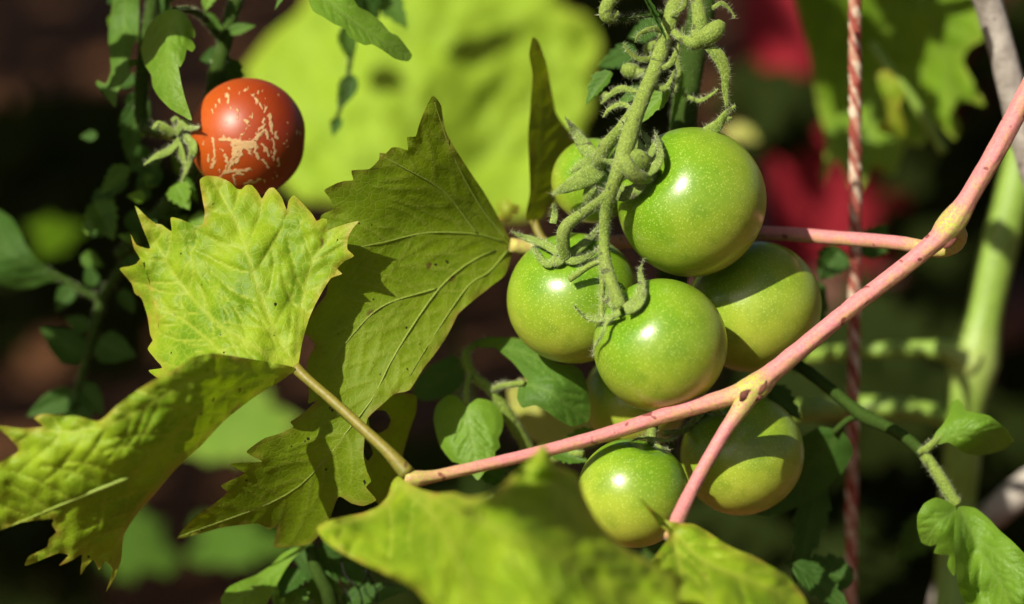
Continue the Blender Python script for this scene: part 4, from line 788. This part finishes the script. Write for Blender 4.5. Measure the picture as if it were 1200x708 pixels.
B1c = [(600, 287, 3.5), (507, 112, -.4), (390, 220, -.1), (377, 255, .2), (440, 190, -.2), (480, 200, .2), (480, 275, 1.3), (400, 290, .3), (550, 250, 2.2), (353, 387, .5), (370, 440, .3), (450, 350, .9), (575, 336, 2.5), (520, 390, 1.3), (480, 450, .4), (430, 500, .1), (350, 500, -.2), (290, 529, -.3), (271, 543, -.2), (207, 631, 1.6), (262, 618, 2.0), (300, 614, 2.2), (400, 570, .5), (360, 560, .8), (335, 640, 3.2), (440, 585, -.2)]
B2 = [(459, 463), (475, 461), (488, 464), (488, 482), (480, 505), (474, 525), (468, 550), (458, 578), (446, 592), (432, 578), (424, 550), (422, 515), (430, 488), (442, 474)]
B2c = [(459, 463, 1.2), (488, 470, 2.6), (446, 590, 1.4), (422, 520, .9)]
Bh = [[(432, 490), (441, 481), (452, 482), (458, 492), (454, 502), (444, 508), (434, 502)], [(427, 515), (434, 522), (437, 532), (431, 540), (426, 532)]]
Bv = [[(600, 287), (575, 258), (550, 220), (526, 170), (508, 116)], [(600, 287), (560, 275), (500, 273), (450, 284), (410, 292), (374, 300)], [(600, 287), (560, 302), (522, 330), (490, 372), (458, 424), (436, 468), (408, 504), (380, 540), (330, 583), (210, 629)], [(600, 287), (574, 318), (548, 336), (512, 388), (480, 440)], [(512, 338), (450, 358), (415, 390), (386, 430)], [(560, 275), (520, 225), (470, 195), (446, 182)]]
o = leaf_mesh('leaf', gv, [(B1, B1c, []), (B2, B2c, Bh)], M['vine_leaf_dark'], Bv, 2.6, -.05, .06, 26, 46, 1.9, 2, vein_tubes=Bv, tube_r=1.25, tube_mat=M['vine_vein'])
o['label'] = 'olive leaf seen from below, raised veins, left of the cluster'

# narrow dark leaf standing on edge
E1 = [(624, 44), (631, 49), (640, 72), (645, 99), (651, 131), (658, 143), (667, 154), (680, 168), (676, 190), (660, 217), (645, 240), (632, 258), (616, 256), (621, 225), (620, 190), (619, 156), (622, 122), (624, 88), (620, 64)]
o = leaf_mesh('leaf', gv, [(E1, [(624, 44, 3.6), (632, 256, 5.2), (680, 168, 7.5), (619, 156, 4.2), (645, 110, 5.6)], [])], M['vine_leaf_dark'], [[(622, 256), (632, 190), (634, 110), (625, 46)]], 2.8, .05, .08, 22, seed=12)
o['label'] = 'narrow dark leaf standing upright beside the truss'
tube('petiole', gv, [(624, 256, 5.0, 5), (640, 285, 4.6, 5), (680, 300, 4.8, 4), (720, 286, 4.5, 5)], M['petiole_olive'], n=20)
blur_leaf(gv, 594, 246, 7, 12, 14, M['vine_leaf'], None, 13)

# blurred leaves nearest to the camera
C1 = [(371, 619), (385, 610), (405, 605), (425, 601), (442, 594), (454, 582), (459, 566), (466, 558), (478, 566), (495, 574), (512, 578), (532, 577), (548, 583), (568, 581), (584, 575), (600, 558), (612, 547), (622, 537), (637, 520), (646, 536), (655, 546), (677, 556), (684, 580), (697, 606), (717, 630), (742, 648), (762, 658), (790, 676), (800, 720), (780, 800), (700, 860), (600, 850), (530, 760), (506, 716), (490, 694), (475, 684), (450, 672), (425, 661), (400, 648), (380, 634)]
C1c = [(371, 619, -7.5), (462, 562, -4.6), (515, 577, -9), (556, 592, -15), (595, 622, -18.5), (640, 650, -19), (637, 522, -13), (690, 600, -11.5), (672, 558, -11.5), (725, 640, -13.5), (762, 658, -13), (790, 720, -17), (520, 640, -14.5), (600, 850, -26), (450, 672, -11), (506, 716, -15.5), (610, 580, -15)]
Cv = [[(468, 566), (440, 600), (376, 619)], [(468, 566), (530, 640), (600, 840)], [(468, 566), (560, 610), (640, 650), (780, 720)], [(468, 566), (560, 585), (620, 550), (637, 524)]]
o = leaf_mesh('leaf', gv, [(C1, C1c, [])], M['vine_leaf'], Cv, 4.2, .45, .7, 36, seed=14, wave=.6)
o['label'] = 'large blurred leaf at the bottom edge, nearest the camera'
D1 = [(749, 583), (766, 598), (782, 610), (798, 613), (813, 614), (828, 622), (845, 634), (863, 644), (884, 652), (904, 664), (922, 674), (932, 686), (945, 705), (950, 740), (900, 790), (800, 800), (740, 740), (748, 690), (757, 667), (769, 650), (784, 628), (770, 612)]
D1c = [(749, 583, -7.5), (790, 620, -5.4), (863, 644, -7), (940, 700, -8.5), (800, 790, -16), (748, 690, -9), (840, 700, -11)]
o = leaf_mesh('leaf', gv, [(D1, D1c, [])], M['vine_leaf'], [[(788, 622), (830, 660), (930, 700)], [(788, 622), (800, 690), (800, 790)], [(788, 622), (765, 600)]], 4, .25, .35, 32, seed=15, wave=.5)
o['label'] = 'blurred yellowing leaf at the end of the pink petiole'

# unseen leaves and stalk added beyond the picture's edges to shade the plants behind
for i, (cx, cy, d, rx, ry) in enumerate(((-235, 40, -5, 78, 95), (-150, -90, -4.5, 70, 80), (-95, 20, -5, 58, 62), (-75, -190, -5, 52, 70), (-250, -110, -6, 80, 70), (-330, 90, -5, 70, 90), (-120, 125, -4, 50, 50))):
    blur_leaf(gv, cx, cy, d, rx, ry, M['vine_leaf'], None, 200 + i, (-1.5, 1.2))
tube('petiole', gv, [(-60, 560, -6, 7), (-200, 300, -6, 8), (-240, 0, -6, 9), (-230, -300, -6, 10)], M['cane'], n=24)
for i, (x, y, rx, ry) in enumerate(((955, 30, 46, 70), (975, 150, 42, 62), (1030, 60, 50, 80), (1030, 170, 46, 52), (1075, 10, 36, 60), (1078, 130, 26, 50), (1000, -80, 60, 50))):  # unseen leaves added towards the sun to shade the lobed leaf
    q = unP(P(x, y, 21) + Lw * (.19 + .008 * i)); blur_leaf(rv, q[0], min(q[1], -24 - ry), q[2], rx, ry, M['vine_leaf_mid'], None, 220 + i, (-1.0, 1.0))

# two unseen leaves added to cast shadows on the big blurred leaf, and a pale one by the planter
for i, (x, y, t, w_, le, an) in enumerate(((560, 36, .20, 30, 110, -.75), (465, 106, .24, 52, 75, .5))):
    q = unP(P(x, y, 46) + Lw * t); dx, dy = le * .5 * math.cos(an), le * .5 * math.sin(an)
    leaflet('leaf', lp, (q[0] - dx, q[1] - dy, q[2]), (q[0] + dx, q[1] + dy, q[2]), w_, M['tomato_leaf_dark'], .2, seed=300 + i, face=(-.4, .5, .7))
blur_leaf(bv, 868, 157, 40, 20, 11, M['pale_leaf'], None, 17)

# unseen leaf with stalk, added and shaped to shadow the big near leaf
fC = tps(C1c); occ = []
for x, y in ((512, 577), (548, 586), (584, 578), (604, 556), (622, 538), (638, 516), (650, 530), (675, 552), (690, 590), (702, 618), (690, 650), (664, 642), (640, 656), (612, 634), (588, 636), (556, 610)):
    occ.append(unP(P(x, y, float(fC((x, y))[0])) + Lw * .31))
cen = np.mean(np.array(occ), axis=0)
leaf_mesh('leaf', gv, [([(a, b) for a, b, c in occ], [(a, b, float(cen[2]) + (c - float(cen[2])) * .3) for a, b, c in occ[::2]], [])], M['vine_leaf'], [[tuple(cen[:2]), tuple(occ[5][:2])], [tuple(cen[:2]), tuple(occ[0][:2])]], 8, .1, .1, 40, seed=16, wave=.05)
tube('petiole', gv, [(float(cen[0]), float(cen[1]), float(cen[2]), 5), (float(cen[0]) - 30, float(cen[1]) + 250, float(cen[2]) + 1, 5), (float(cen[0]) - 150, float(cen[1]) + 700, float(cen[2]) + 6, 6), (-60, 900, -12, 7), (200, 1200, -6, 9)], M['cane'], n=24)
